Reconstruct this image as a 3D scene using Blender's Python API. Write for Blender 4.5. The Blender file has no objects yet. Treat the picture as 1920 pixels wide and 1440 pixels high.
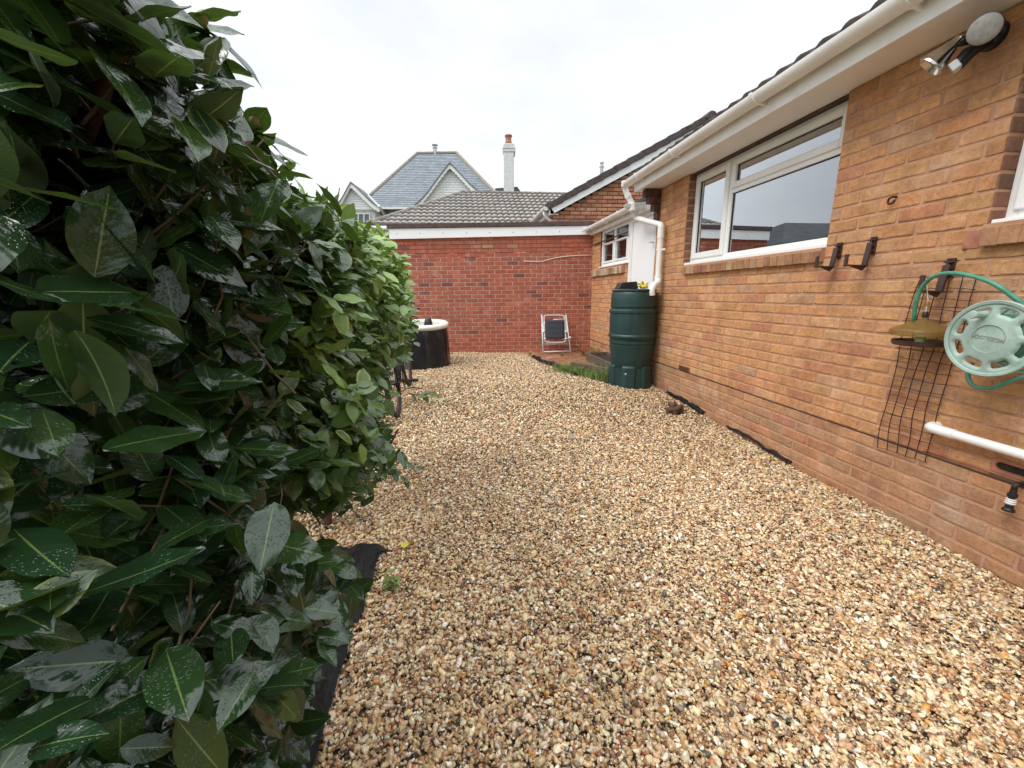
import bpy, math, random
import numpy as np
from mathutils import Vector, noise
R_ = math.radians
S = bpy.context.scene
C = S.collection
random.seed(7)
rng = np.random.default_rng(7)
H = 1.28                      # camera height above the near gravel

# ------------------------------------------------------------------ camera
F = 756.53
RW = np.array([[0.99169195, -0.04052856, 0.122084],
               [-0.12797773, -0.21500259, 0.96819192],
               [-0.01299105, -0.97577217, -0.21840309]])   # world = RW @ (right, down, forward)
cam_d = bpy.data.cameras.new('camera')
cam = bpy.data.objects.new('camera', cam_d)
C.objects.link(cam)
from mathutils import Matrix
cam.matrix_world = Matrix(((RW[0][0], -RW[0][1], -RW[0][2], 0),
                           (RW[1][0], -RW[1][1], -RW[1][2], 0),
                           (RW[2][0], -RW[2][1], -RW[2][2], H),
                           (0, 0, 0, 1)))
cam_d.sensor_width = 36
cam_d.lens = 36 * F / 1920
cam_d.clip_start = 0.02
cam_d.clip_end = 2000
S.camera = cam

# ------------------------------------------------------------------ world, sun, exposure
SUN_EL, SUN_AZ = 50, 248
w = bpy.data.worlds.new('World')
S.world = w
w.use_nodes = True
nt = w.node_tree
nt.nodes.clear()
def wn(t, **k):
    n = nt.nodes.new(t)
    for a, b in k.items():
        setattr(n, a, b)
    return n
gsep = wn('ShaderNodeSeparateXYZ')
gmr = wn('ShaderNodeMapRange', interpolation_type='SMOOTHSTEP'); gmr.inputs[1].default_value = .50; gmr.inputs[2].default_value = 1.0; gmr.inputs[3].default_value = 1.0; gmr.inputs[4].default_value = 2.9
gmul = wn('ShaderNodeVectorMath', operation='SCALE')
sky = wn('ShaderNodeTexSky', sky_type='NISHITA', sun_disc=False, sun_elevation=R_(SUN_EL), sun_rotation=R_(SUN_AZ))
tc = wn('ShaderNodeTexCoord')
mp = wn('ShaderNodeMapping'); mp.inputs['Scale'].default_value = (1.0, 1.0, 2.4)
nz = wn('ShaderNodeTexNoise'); nz.inputs['Scale'].default_value = 1.7; nz.inputs['Detail'].default_value = 5; nz.inputs['Roughness'].default_value = .55
cr = wn('ShaderNodeValToRGB')
cr.color_ramp.elements[0].position = .40; cr.color_ramp.elements[0].color = (6.4, 6.8, 7.25, 1)
cr.color_ramp.elements[1].position = .60; cr.color_ramp.elements[1].color = (7.8, 7.95, 8.1, 1)
mx = wn('ShaderNodeMix', data_type='RGBA'); mx.inputs[0].default_value = .93
bg = wn('ShaderNodeBackground'); bg.inputs[1].default_value = .1
wo = wn('ShaderNodeOutputWorld')
L = nt.links.new
L(tc.outputs['Generated'], mp.inputs[0]); L(mp.outputs[0], nz.inputs[0]); L(nz.outputs[0], cr.inputs[0])
L(tc.outputs['Generated'], gsep.inputs[0]); L(gsep.outputs[2], gmr.inputs[0]); L(cr.outputs[0], gmul.inputs[0]); L(gmr.outputs[0], gmul.inputs[3])
L(sky.outputs[0], mx.inputs[6]); L(gmul.outputs[0], mx.inputs[7]); L(mx.outputs[2], bg.inputs[0]); L(bg.outputs[0], wo.inputs[0])
sl = bpy.data.lights.new('sun', 'SUN'); sl.energy = 1.5; sl.angle = R_(28); sl.color = (1, .97, .93)
so = bpy.data.objects.new('sun', sl); C.objects.link(so)
a, e = R_(SUN_AZ), R_(SUN_EL)
sd = Vector((math.sin(a) * math.cos(e), math.cos(a) * math.cos(e), math.sin(e)))   # towards the sun
so.rotation_euler = sd.to_track_quat('Z', 'Y').to_euler()
S.view_settings.view_transform = 'Standard'
S.view_settings.look = 'None'
S.view_settings.gamma = 1
S.view_settings.exposure = 0.50
S.render.film_transparent = False
try:
    S.cycles.max_bounces = 8
    S.cycles.use_denoising = True
    S.cycles.sample_clamp_indirect = 4
except Exception:
    pass

# ------------------------------------------------------------------ picture <-> world (points lie on real planes)
def ray(x, y):
    return RW @ np.array([(x - 960) / F, (y - 720) / F, 1.0])
def aX(x, y, X):
    d = ray(x, y); d = d * (X / d[0]); return np.array([d[0], d[1], d[2] + H])
def aY(x, y, Y):
    d = ray(x, y); d = d * (Y / d[1]); return np.array([d[0], d[1], d[2] + H])
def aZ(x, y, Z):
    d = ray(x, y); d = d * ((Z - H) / d[2]); return np.array([d[0], d[1], Z])
NF = np.array([.128, .9917, 0]); NF /= np.linalg.norm(NF)     # rear walls face the camera squarely
UF = np.array([NF[1], -NF[0], 0])
def aF(x, y, D):
    d = ray(x, y); d = d * (D / (d @ NF)); return np.array([d[0], d[1], d[2] + H])
def aD(x, y, D):
    d = ray(x, y) * D; return np.array([d[0], d[1], d[2] + H])
def to_px(P):
    q = (np.asarray(P) - np.array([0, 0, H])) @ RW
    return q[..., 0] / q[..., 2] * F + 960, q[..., 1] / q[..., 2] * F + 720, q[..., 2]

# ------------------------------------------------------------------ materials
def new_mat(name):
    m = bpy.data.materials.new(name); m.use_nodes = True
    n = m.node_tree; n.nodes.clear()
    o = n.nodes.new('ShaderNodeOutputMaterial'); b = n.nodes.new('ShaderNodeBsdfPrincipled')
    n.links.new(b.outputs[0], o.inputs[0])
    return m, n, b, o
def nd(n, t, **k):
    x = n.nodes.new(t)
    for a_, b_ in k.items():
        if a_.startswith('i_'):
            x.inputs[a_[2:].replace('_', ' ')].default_value = b_
        else:
            setattr(x, a_, b_)
    return x
def ramp(n, src, stops):
    r = n.nodes.new('ShaderNodeValToRGB')
    els = r.color_ramp.elements
    while len(els) < len(stops):
        els.new(.5)
    for el, (p, c) in zip(els, stops):
        el.position = p; el.color = (*c, 1) if len(c) == 3 else c
    n.links.new(src, r.inputs[0]); return r.outputs[0]
def mixc(n, f, a_, b_, mode='MIX'):
    x = n.nodes.new('ShaderNodeMix'); x.data_type = 'RGBA'; x.blend_type = mode
    for sock, v in ((0, f), (6, a_), (7, b_)):
        if isinstance(v, (int, float)): x.inputs[sock].default_value = v
        elif isinstance(v, tuple): x.inputs[sock].default_value = (*v, 1)
        else: n.links.new(v, x.inputs[sock])
    return x.outputs[2]
def tex(n, t='NOISE', scale=10, detail=4, rough=.55, coord='Object', vec=None, stretch=None, **k):
    if vec is None:
        c_ = n.nodes.new('ShaderNodeTexCoord'); vec = c_.outputs[coord]
    if stretch:
        m_ = n.nodes.new('ShaderNodeMapping'); m_.inputs['Scale'].default_value = stretch
        n.links.new(vec, m_.inputs[0]); vec = m_.outputs[0]
    if t == 'NOISE':
        x = n.nodes.new('ShaderNodeTexNoise'); x.inputs['Scale'].default_value = scale
        x.inputs['Detail'].default_value = detail; x.inputs['Roughness'].default_value = rough
    elif t == 'VOR':
        x = n.nodes.new('ShaderNodeTexVoronoi'); x.inputs['Scale'].default_value = scale
        for a_, b_ in k.items(): setattr(x, a_, b_)
    n.links.new(vec, x.inputs[0])
    return x.outputs[0]
def bump(n, b, h, strength=.3, dist=.01):
    x = n.nodes.new('ShaderNodeBump'); x.inputs['Strength'].default_value = strength; x.inputs['Distance'].default_value = dist
    n.links.new(h, x.inputs['Height']); n.links.new(x.outputs[0], b.inputs['Normal'])
def simple(name, col, rough=.5, metal=0, var=.15, scale=12, bmp=.0, coat=0, dirt=None, dscale=5):
    m, n, b, o = new_mat(name)
    f = tex(n, scale=scale)
    c2 = tuple(max(0, c_ * (1 - var * 2)) for c_ in col)
    c1 = tuple(min(1, c_ * (1 + var * .5)) for c_ in col)
    c_ = ramp(n, f, [(.3, c2), (.7, c1)])
    if dirt:
        d = ramp(n, tex(n, scale=dscale, detail=6, rough=.65), [(.5, (0, 0, 0)), (.72, (1, 1, 1))])
        c_ = mixc(n, d, c_, dirt)
    n.links.new(c_, b.inputs['Base Color'])
    b.inputs['Roughness'].default_value = rough; b.inputs['Metallic'].default_value = metal
    b.inputs['Coat Weight'].default_value = coat
    if bmp: bump(n, b, tex(n, scale=scale * 6), bmp, .004)
    return m

def brick_mat(name, dark, edge=.5, spots=None, stain=None):
    m, n, b, o = new_mat(name)
    at = nd(n, 'ShaderNodeAttribute', attribute_name='Col')
    c_ = at.outputs['Color']
    f1 = ramp(n, tex(n, scale=9, detail=8, rough=.7), [(.36, (.76, .73, .70)), (.62, (1.08, 1.07, 1.06))])
    c_ = mixc(n, 1.0, c_, f1, 'MULTIPLY')
    f2 = ramp(n, tex(n, scale=45, detail=5, rough=.7), [(.32, (.74, .72, .71)), (.58, (1.04, 1.04, 1.04))])
    c_ = mixc(n, .8, c_, f2, 'MULTIPLY')
    f3 = ramp(n, tex(n, scale=3.1, detail=7, rough=.72), [(.53, (0, 0, 0)), (.72, (1, 1, 1))])
    c_ = mixc(n, f3, c_, mixc(n, .55, c_, dark))
    f4 = ramp(n, tex(n, scale=70, detail=3, stretch=(1, 1, 1.6)), [(.66, (0, 0, 0)), (.72, (1, 1, 1))])
    c_ = mixc(n, f4, c_, mixc(n, .6, c_, (.05, .03, .02)))
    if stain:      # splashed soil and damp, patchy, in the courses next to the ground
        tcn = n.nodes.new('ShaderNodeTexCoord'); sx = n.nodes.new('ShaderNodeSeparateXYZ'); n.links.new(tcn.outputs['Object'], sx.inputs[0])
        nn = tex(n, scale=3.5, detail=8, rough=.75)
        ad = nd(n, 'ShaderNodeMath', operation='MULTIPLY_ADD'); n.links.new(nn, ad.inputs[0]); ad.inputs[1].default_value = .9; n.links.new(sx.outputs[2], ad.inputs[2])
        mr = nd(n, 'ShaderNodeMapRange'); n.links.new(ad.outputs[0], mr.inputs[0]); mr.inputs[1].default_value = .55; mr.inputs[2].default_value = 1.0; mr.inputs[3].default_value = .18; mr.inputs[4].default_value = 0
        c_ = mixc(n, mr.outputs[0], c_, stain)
    if spots:
        f5 = ramp(n, tex(n, scale=2.3, detail=9, rough=.8), [(.56, (0, 0, 0)), (.70, (1, 1, 1))])
        c_ = mixc(n, f5, c_, mixc(n, .5, c_, spots))
    n.links.new(c_, b.inputs['Base Color'])
    b.inputs['Roughness'].default_value = .8
    b.inputs['Specular IOR Level'].default_value = .3
    bump(n, b, tex(n, scale=55, detail=10, rough=.78), .8, .012)
    return m
def mortar_mat(name, col, col2, whitez=None):
    m, n, b, o = new_mat(name)
    c_ = ramp(n, tex(n, scale=5, detail=7, rough=.7), [(.35, col), (.65, col2)])
    if whitez is not None:      # lime-white joints in the lower part of the wall
        tcn = n.nodes.new('ShaderNodeTexCoord'); sx = n.nodes.new('ShaderNodeSeparateXYZ'); n.links.new(tcn.outputs['Object'], sx.inputs[0])
        nn = tex(n, scale=2.2, detail=5)
        ad = nd(n, 'ShaderNodeMath', operation='MULTIPLY_ADD'); n.links.new(nn, ad.inputs[0]); ad.inputs[1].default_value = .5; n.links.new(sx.outputs[2], ad.inputs[2])
        f = ramp(n, ad.outputs[0], [(0, (1, 1, 1)), (1, (0, 0, 0))])
        mr = nd(n, 'ShaderNodeMapRange'); n.links.new(ad.outputs[0], mr.inputs[0])
        mr.inputs[1].default_value = whitez[0] + .25; mr.inputs[2].default_value = whitez[0] + .28; mr.inputs[3].default_value = 1; mr.inputs[4].default_value = 0
        c_ = mixc(n, mr.outputs[0], c_, whitez[1])
    n.links.new(c_, b.inputs['Base Color']); b.inputs['Roughness'].default_value = .9
    bump(n, b, tex(n, scale=90, detail=6), .5, .004)
    return m

M = {}
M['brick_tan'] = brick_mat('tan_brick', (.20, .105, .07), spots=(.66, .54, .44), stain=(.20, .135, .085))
M['brick_red'] = brick_mat('red_brick', (.22, .08, .055), spots=(.62, .42, .36))
M['mortar_tan'] = mortar_mat('tan_mortar', (.37, .195, .115), (.52, .30, .18))
M['mortar_red'] = mortar_mat('red_mortar', (.13, .06, .045), (.20, .09, .07), whitez=(1.95, (.50, .32, .26)))
M['upvc'] = simple('white_upvc', (.83, .83, .80), .35, var=.03, scale=3)
M['upvc_dirty'] = simple('weathered_upvc', (.87, .86, .84), .35, var=.03, scale=4, dirt=(.76, .73, .68), dscale=9)
M['soffit'] = simple('soffit_board', (.86, .83, .79), .5, var=.03, scale=3, dirt=(.80, .76, .70), dscale=3)
M['board'] = simple('white_board', (.86, .87, .87), .4, var=.02, scale=2)
M['felt'] = simple('roof_felt', (.045, .042, .042), .8, var=.3, bmp=.3)
M['brownroof'] = simple('brown_edge', (.10, .065, .055), .75, var=.25, bmp=.3)
M['darktile'] = simple('dark_tile', (.085, .062, .055), .7, var=.3, scale=20, bmp=.3)
M['black'] = simple('black_plastic', (.012, .012, .013), .38, var=.3)
M['brownplastic'] = simple('brown_plastic', (.065, .030, .026), .42, var=.25)
M['rubber'] = simple('rubber', (.02, .02, .02), .65, var=.3)
M['steel'] = simple('steel', (.55, .55, .56), .3, metal=1, var=.1)
M['whitemetal'] = simple('white_metal', (.62, .63, .64), .35, var=.03)
M['fabric'] = simple('navy_mesh_fabric', (.035, .040, .052), .85, var=.2, scale=60, bmp=.4)
M['cream'] = simple('cream_vinyl', (.72, .72, .63), .35, var=.04, dirt=(.6, .62, .48))
M['blackvinyl'] = simple('black_vinyl', (.010, .010, .014), .30, var=.3, bmp=.1)
M['yellow'] = simple('yellow_rubber', (.75, .58, .04), .45, var=.12)
M['slab'] = None
M['timber'] = simple('weathered_timber', (.15, .105, .075), .8, var=.25, scale=14, bmp=.4)
M['fence'] = simple('pale_fence_timber', (.52, .45, .37), .85, var=.2, scale=7, bmp=.4, dirt=(.28, .25, .20))
M['amber'] = simple('amber_plastic', (.42, .33, .10), .35, var=.15)
M['hose'] = simple('green_hose', (.08, .30, .20), .4, var=.15, scale=30)
M['palegreen'] = simple('weathered_green_plastic', (.36, .47, .41), .6, var=.14, scale=9, dirt=(.20, .32, .25), dscale=14)
M['mesh'] = simple('net_plastic', (.05, .022, .018), .6, var=.2)
M['rust'] = simple('dark_iron', (.05, .035, .03), .6, metal=.5, var=.3)
M['whitewall'] = simple('white_render', (.74, .74, .71), .85, var=.06, scale=6, bmp=.2)
M['terra'] = simple('terracotta', (.42, .17, .10), .7, var=.2, scale=20)
M['glasslens'] = simple('frosted_lens', (.38, .38, .36), .25, var=.12, scale=60, bmp=.5)
M['chrome'] = simple('chrome_housing', (.75, .72, .68), .18, metal=1, var=.2)
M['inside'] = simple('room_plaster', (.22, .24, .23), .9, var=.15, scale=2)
M['curtain'] = simple('net_curtain', (.78, .82, .80), .9, var=.05)
M['orange'] = simple('orange_plastic', (.72, .25, .06), .5, var=.3)
M['soil'] = simple('dark_soil', (.05, .032, .022), .95, var=.4, scale=15, bmp=.8)
M['ground'] = simple('ground_sand', (.24, .165, .10), .95, var=.3, scale=30, bmp=.6)
M['field'] = simple('grass_field', (.06, .09, .03), .95, var=.3, scale=2)
M['stonebrown'] = simple('brown_clod', (.13, .062, .038), .85, var=.35, scale=30, bmp=.9)
M['bark'] = simple('bark', (.17, .085, .055), .8, var=.35, scale=30, bmp=.7)
M['twig'] = simple('twig_bark', (.12, .075, .04), .6, var=.3, scale=60)
M['bud'] = simple('camellia_bud', (.30, .36, .09), .5, var=.25, scale=90, dirt=(.42, .24, .14), dscale=70)
M['glove'] = M['yellow']

def amber_mat():
    m, n, b, o = new_mat('amber_clear_plastic')
    b.inputs['Base Color'].default_value = (.27, .18, .07, 1); b.inputs['Roughness'].default_value = .25
    t = nd(n, 'ShaderNodeBsdfTransparent'); t.inputs[0].default_value = (.95, .86, .55, 1)
    x = nd(n, 'ShaderNodeMixShader'); x.inputs[0].default_value = .62; n.links.new(b.outputs[0], x.inputs[1]); n.links.new(t.outputs[0], x.inputs[2]); n.links.new(x.outputs[0], o.inputs[0]); return m
M['amber'] = amber_mat()
def membrane_mat():
    m, n, b, o = new_mat('woven_membrane')
    b.inputs['Base Color'].default_value = (.006, .006, .007, 1); b.inputs['Roughness'].default_value = .5; b.inputs['Specular IOR Level'].default_value = .3
    h = tex(n, scale=9, detail=5)
    bump(n, b, h, .8, .03); return m
M['membrane'] = membrane_mat()

def butt_mat():
    m, n, b, o = new_mat('dark_green_plastic')
    c_ = ramp(n, tex(n, scale=5, detail=6), [(.3, (.008, .034, .032)), (.7, (.012, .046, .042))])
    st = ramp(n, tex(n, scale=14, detail=6, stretch=(1, 1, .12)), [(.52, (0, 0, 0)), (.75, (1, 1, 1))])
    c_ = mixc(n, st, c_, (.022, .068, .062))
    n.links.new(c_, b.inputs['Base Color'])
    r = ramp(n, tex(n, scale=8, detail=5), [(.3, (.32, .32, .32)), (.7, (.5, .5, .5))]); n.links.new(r, b.inputs['Roughness'])
    return m
M['butt'] = butt_mat()

def slab_mat():
    m, n, b, o = new_mat('wet_sandstone')
    c_ = ramp(n, tex(n, scale=3, detail=7, rough=.65), [(.3, (.18, .085, .045)), (.55, (.33, .17, .09)), (.75, (.44, .27, .16))])
    n.links.new(c_, b.inputs['Base Color'])
    r = ramp(n, tex(n, scale=5, detail=5), [(.4, (.08, .08, .08)), (.62, (.5, .5, .5))]); n.links.new(r, b.inputs['Roughness'])
    bump(n, b, tex(n, scale=20, detail=6), .2, .006); return m
M['slab'] = slab_mat()

def glass_mat(k=9.0):
    m, n, b, o = new_mat('window_glass')
    n.nodes.remove(b)
    fr = nd(n, 'ShaderNodeFresnel'); fr.inputs[0].default_value = 1.5
    mu = nd(n, 'ShaderNodeMath', operation='MULTIPLY', use_clamp=True); n.links.new(fr.outputs[0], mu.inputs[0]); mu.inputs[1].default_value = k
    t = nd(n, 'ShaderNodeBsdfTransparent'); t.inputs[0].default_value = (.80, .85, .83, 1)
    g = nd(n, 'ShaderNodeBsdfGlossy'); g.inputs[0].default_value = (.92, .96, 1, 1); g.inputs[1].default_value = 0.0
    bp = nd(n, 'ShaderNodeBump'); bp.inputs[0].default_value = .04; bp.inputs[1].default_value = .01
    n.links.new(tex(n, scale=1.6, detail=1), bp.inputs['Height']); n.links.new(bp.outputs[0], g.inputs['Normal'])
    x = nd(n, 'ShaderNodeMixShader'); n.links.new(mu.outputs[0], x.inputs[0]); n.links.new(t.outputs[0], x.inputs[1]); n.links.new(g.outputs[0], x.inputs[2])
    n.links.new(x.outputs[0], o.inputs[0]); return m
M['glass'] = glass_mat(8.0); M['oldglass'] = glass_mat(1.3)

def tile_mat(name, c1, c2, sx, sy, rough=.6):
    """roof covering: every tile its own tone, from the UV layer (metres along, metres up)"""
    m, n, b, o = new_mat(name)
    uv = nd(n, 'ShaderNodeUVMap'); uv.uv_map = 'UVMap'
    br = nd(n, 'ShaderNodeTexBrick'); n.links.new(uv.outputs[0], br.inputs[0])
    br.inputs['Color1'].default_value = (*c1, 1); br.inputs['Color2'].default_value = (*c2, 1)
    br.inputs['Mortar'].default_value = (c1[0] * .4, c1[1] * .4, c1[2] * .4, 1)
    br.inputs['Scale'].default_value = 1; br.inputs['Mortar Size'].default_value = .006
    br.inputs['Brick Width'].default_value = sx; br.inputs['Row Height'].default_value = sy
    f = ramp(n, tex(n, scale=4, detail=7, rough=.7), [(.3, (.75, .75, .75)), (.7, (1.1, 1.1, 1.1))])
    n.links.new(mixc(n, 1.0, br.outputs[0], f, 'MULTIPLY'), b.inputs['Base Color'])
    b.inputs['Roughness'].default_value = rough; return m
M['slate'] = tile_mat('blue_grey_slate', (.22, .255, .29), (.30, .335, .37), .3, .2, .45)
M['slatedark'] = tile_mat('dark_slate', (.05, .055, .06), (.09, .10, .11), .3, .22, .6)
M['pantile'] = simple('grey_brown_tile', (.40, .37, .34), .75, var=.12, scale=3)
M['ridge'] = simple('ridge_tile', (.24, .215, .19), .8, var=.25, scale=6)

def leaf_mat(name, dk, lt, under, droplets=True, rlo=.14, rhi=.42):
    m, n, b, o = new_mat(name)
    uv = nd(n, 'ShaderNodeUVMap'); uv.uv_map = 'UVMap'
    sx = nd(n, 'ShaderNodeSeparateXYZ'); n.links.new(uv.outputs[0], sx.inputs[0])
    at = nd(n, 'ShaderNodeAttribute', attribute_name='Col')
    sc = nd(n, 'ShaderNodeSeparateColor'); n.links.new(at.outputs['Color'], sc.inputs[0])
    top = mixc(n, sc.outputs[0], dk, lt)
    top = mixc(n, .6, top, ramp(n, tex(n, scale=60, detail=3), [(.3, (.75, .75, .75)), (.7, (1.15, 1.15, 1.15))]), 'MULTIPLY')
    # yellowed margin where the second channel is high
    vv = nd(n, 'ShaderNodeMath', operation='SUBTRACT'); n.links.new(sx.outputs[1], vv.inputs[0]); vv.inputs[1].default_value = .5
    va = nd(n, 'ShaderNodeMath', operation='ABSOLUTE'); n.links.new(vv.outputs[0], va.inputs[0])
    rim = ramp(n, va.outputs[0], [(.30, (0, 0, 0)), (.5, (1, 1, 1))])
    rm = nd(n, 'ShaderNodeMath', operation='MULTIPLY'); n.links.new(rim, rm.inputs[0]); n.links.new(sc.outputs[1], rm.inputs[1])
    top = mixc(n, rm.outputs[0], top, (.38, .42, .07))
    # midrib and side veins
    mid = ramp(n, va.outputs[0], [(.010, (1, 1, 1)), (.026, (0, 0, 0))])
    top = mixc(n, mid, top, mixc(n, .42, top, (.26, .36, .10)))
    un = mixc(n, mid, under, (.26, .32, .12))
    un = mixc(n, sc.outputs[0], un, mixc(n, .5, un, lt))
    geo = nd(n, 'ShaderNodeNewGeometry')
    n.links.new(mixc(n, geo.outputs['Backfacing'], top, un), b.inputs['Base Color'])
    # veins as bump: waves slanting from the midrib
    wv = nd(n, 'ShaderNodeMath', operation='MULTIPLY_ADD'); n.links.new(va.outputs[0], wv.inputs[0]); wv.inputs[1].default_value = -.55; n.links.new(sx.outputs[0], wv.inputs[2])
    w2 = nd(n, 'ShaderNodeMath', operation='MULTIPLY'); n.links.new(wv.outputs[0], w2.inputs[0]); w2.inputs[1].default_value = 62
    w3 = nd(n, 'ShaderNodeMath', operation='SINE'); n.links.new(w2.outputs[0], w3.inputs[0])
    b1 = nd(n, 'ShaderNodeBump'); b1.inputs['Strength'].default_value = .05; b1.inputs['Distance'].default_value = .0010
    n.links.new(w3.outputs[0], b1.inputs['Height'])
    last = b1.outputs[0]
    b15 = nd(n, 'ShaderNodeBump'); b15.inputs['Strength'].default_value = .38; b15.inputs['Distance'].default_value = .005
    n.links.new(tex(n, scale=48, detail=1), b15.inputs['Height']); n.links.new(last, b15.inputs['Normal']); last = b15.outputs[0]
    if droplets:
        d = ramp(n, tex(n, 'VOR', scale=330), [(.22, (1, 1, 1)), (.36, (0, 0, 0))])
        msk = ramp(n, tex(n, scale=28, detail=3), [(.45, (0, 0, 0)), (.6, (1, 1, 1))])
        d = mixc(n, 1.0, d, msk, 'MULTIPLY')
        b2 = nd(n, 'ShaderNodeBump'); b2.inputs['Strength'].default_value = .5; b2.inputs['Distance'].default_value = .0014
        n.links.new(d, b2.inputs['Height']); n.links.new(last, b2.inputs['Normal']); last = b2.outputs[0]
    n.links.new(last, b.inputs['Normal'])
    rr = ramp(n, tex(n, scale=14, detail=2), [(.35, (rlo,) * 3), (.65, (rhi,) * 3)])
    n.links.new(mixc(n, geo.outputs['Backfacing'], rr, (.6, .6, .6)), b.inputs['Roughness'])
    b.inputs['Specular IOR Level'].default_value = .6
    tr = nd(n, 'ShaderNodeBsdfTranslucent'); n.links.new(mixc(n, .5, top, (.22, .40, .04)), tr.inputs[0])
    xs = nd(n, 'ShaderNodeMixShader'); xs.inputs[0].default_value = .13
    n.links.new(b.outputs[0], xs.inputs[1]); n.links.new(tr.outputs[0], xs.inputs[2]); n.links.new(xs.outputs[0], o.inputs[0])
    return m
M['leaf'] = leaf_mat('camellia_leaf', (.010, .030, .012), (.07, .14, .022), (.032, .062, .022), rlo=.12, rhi=.22)
M['leaf_lit'] = leaf_mat('lit_camellia_leaf', (.016, .050, .013), (.27, .42, .08), (.06, .11, .035), rlo=.2, rhi=.45)  # lighter green end paints in the strong light on the far foliage
M['weed'] = leaf_mat('weed_leaf', (.07, .13, .02), (.26, .34, .08), (.09, .13, .04), droplets=False, rlo=.5, rhi=.7)
M['litter'] = simple('dead_leaf', (.14, .055, .030), .6, var=.4, scale=25)

def pebble_mat():
    m, n, b, o = new_mat('flint_pebbles')
    at = nd(n, 'ShaderNodeAttribute', attribute_name='Col')
    f = ramp(n, tex(n, scale=120, detail=4, rough=.6), [(.35, (.68, .64, .60)), (.6, (1.12, 1.12, 1.12))])
    c_ = mixc(n, .85, at.outputs['Color'], f, 'MULTIPLY')
    g = ramp(n, tex(n, scale=62, detail=3), [(.56, (0, 0, 0)), (.64, (1, 1, 1))])
    c_ = mixc(n, g, c_, mixc(n, .55, c_, (.74, .62, .42)))
    n.links.new(c_, b.inputs['Base Color'])
    b.inputs['Roughness'].default_value = .28
    bump(n, b, tex(n, scale=150, detail=4), .35, .004)
    return m
M['pebble'] = pebble_mat()

# ------------------------------------------------------------------ objects
ORG = {}
def tag(o, label=None, cat=None, group=None, kind=None):
    if label: o['label'] = label
    if cat: o['category'] = cat
    if group: o['group'] = group
    if kind: o['kind'] = kind
    return o
def thing(name, label, cat, loc=(0, 0, 0), group=None):
    o = bpy.data.objects.new(name, None); C.objects.link(o)
    o.location = loc; o.empty_display_size = .1
    ORG[o] = np.array(loc, float)
    return tag(o, label, cat, group)
def link(name, me, parent=None, loc=None):
    o = bpy.data.objects.new(name, me); C.objects.link(o)
    if parent is not None:
        o.parent = parent; ORG[o] = ORG[parent]
    else:
        ORG[o] = np.array(loc if loc is not None else (0, 0, 0), float); o.location = ORG[o]
    return o
def np_mesh(name, V, Fc, mats, parent=None, loc=None, smooth=False, col=None, uv=None, mi=None):
    """V (n,3) world coords, Fc list of faces or (m,k) array"""
    V = np.asarray(V, float)
    me = bpy.data.meshes.new(name)
    o = link(name, me, parent, loc)
    V = V - ORG[o]
    if isinstance(Fc, np.ndarray):
        m_, k = Fc.shape
        me.vertices.add(len(V)); me.vertices.foreach_set('co', V.astype('f').ravel())
        me.loops.add(m_ * k); me.loops.foreach_set('vertex_index', Fc.astype('i').ravel())
        me.polygons.add(m_); me.polygons.foreach_set('loop_start', np.arange(0, m_ * k, k, dtype='i'))
        me.polygons.foreach_set('loop_total', np.full(m_, k, dtype='i'))
        me.update(calc_edges=True)
    else:
        me.from_pydata(V.tolist(), [], Fc)
    for m_ in (mats if isinstance(mats, (list, tuple)) else [mats]):
        me.materials.append(m_)
    if mi is not None: me.polygons.foreach_set('material_index', np.asarray(mi, dtype='i'))
    if smooth: me.polygons.foreach_set('use_smooth', np.ones(len(me.polygons), dtype=bool))
    if col is not None:
        ca = me.color_attributes.new('Col', 'FLOAT_COLOR', 'POINT')
        cc = np.ones((len(V), 4), 'f'); cc[:, :3] = col; ca.data.foreach_set('color', cc.ravel())
    if uv is not None:
        ul = me.uv_layers.new(name='UVMap'); li = np.empty(len(me.loops), 'i'); me.loops.foreach_get('vertex_index', li)
        ul.data.foreach_set('uv', np.asarray(uv, 'f')[li].ravel())
    me.update()
    return o

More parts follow.
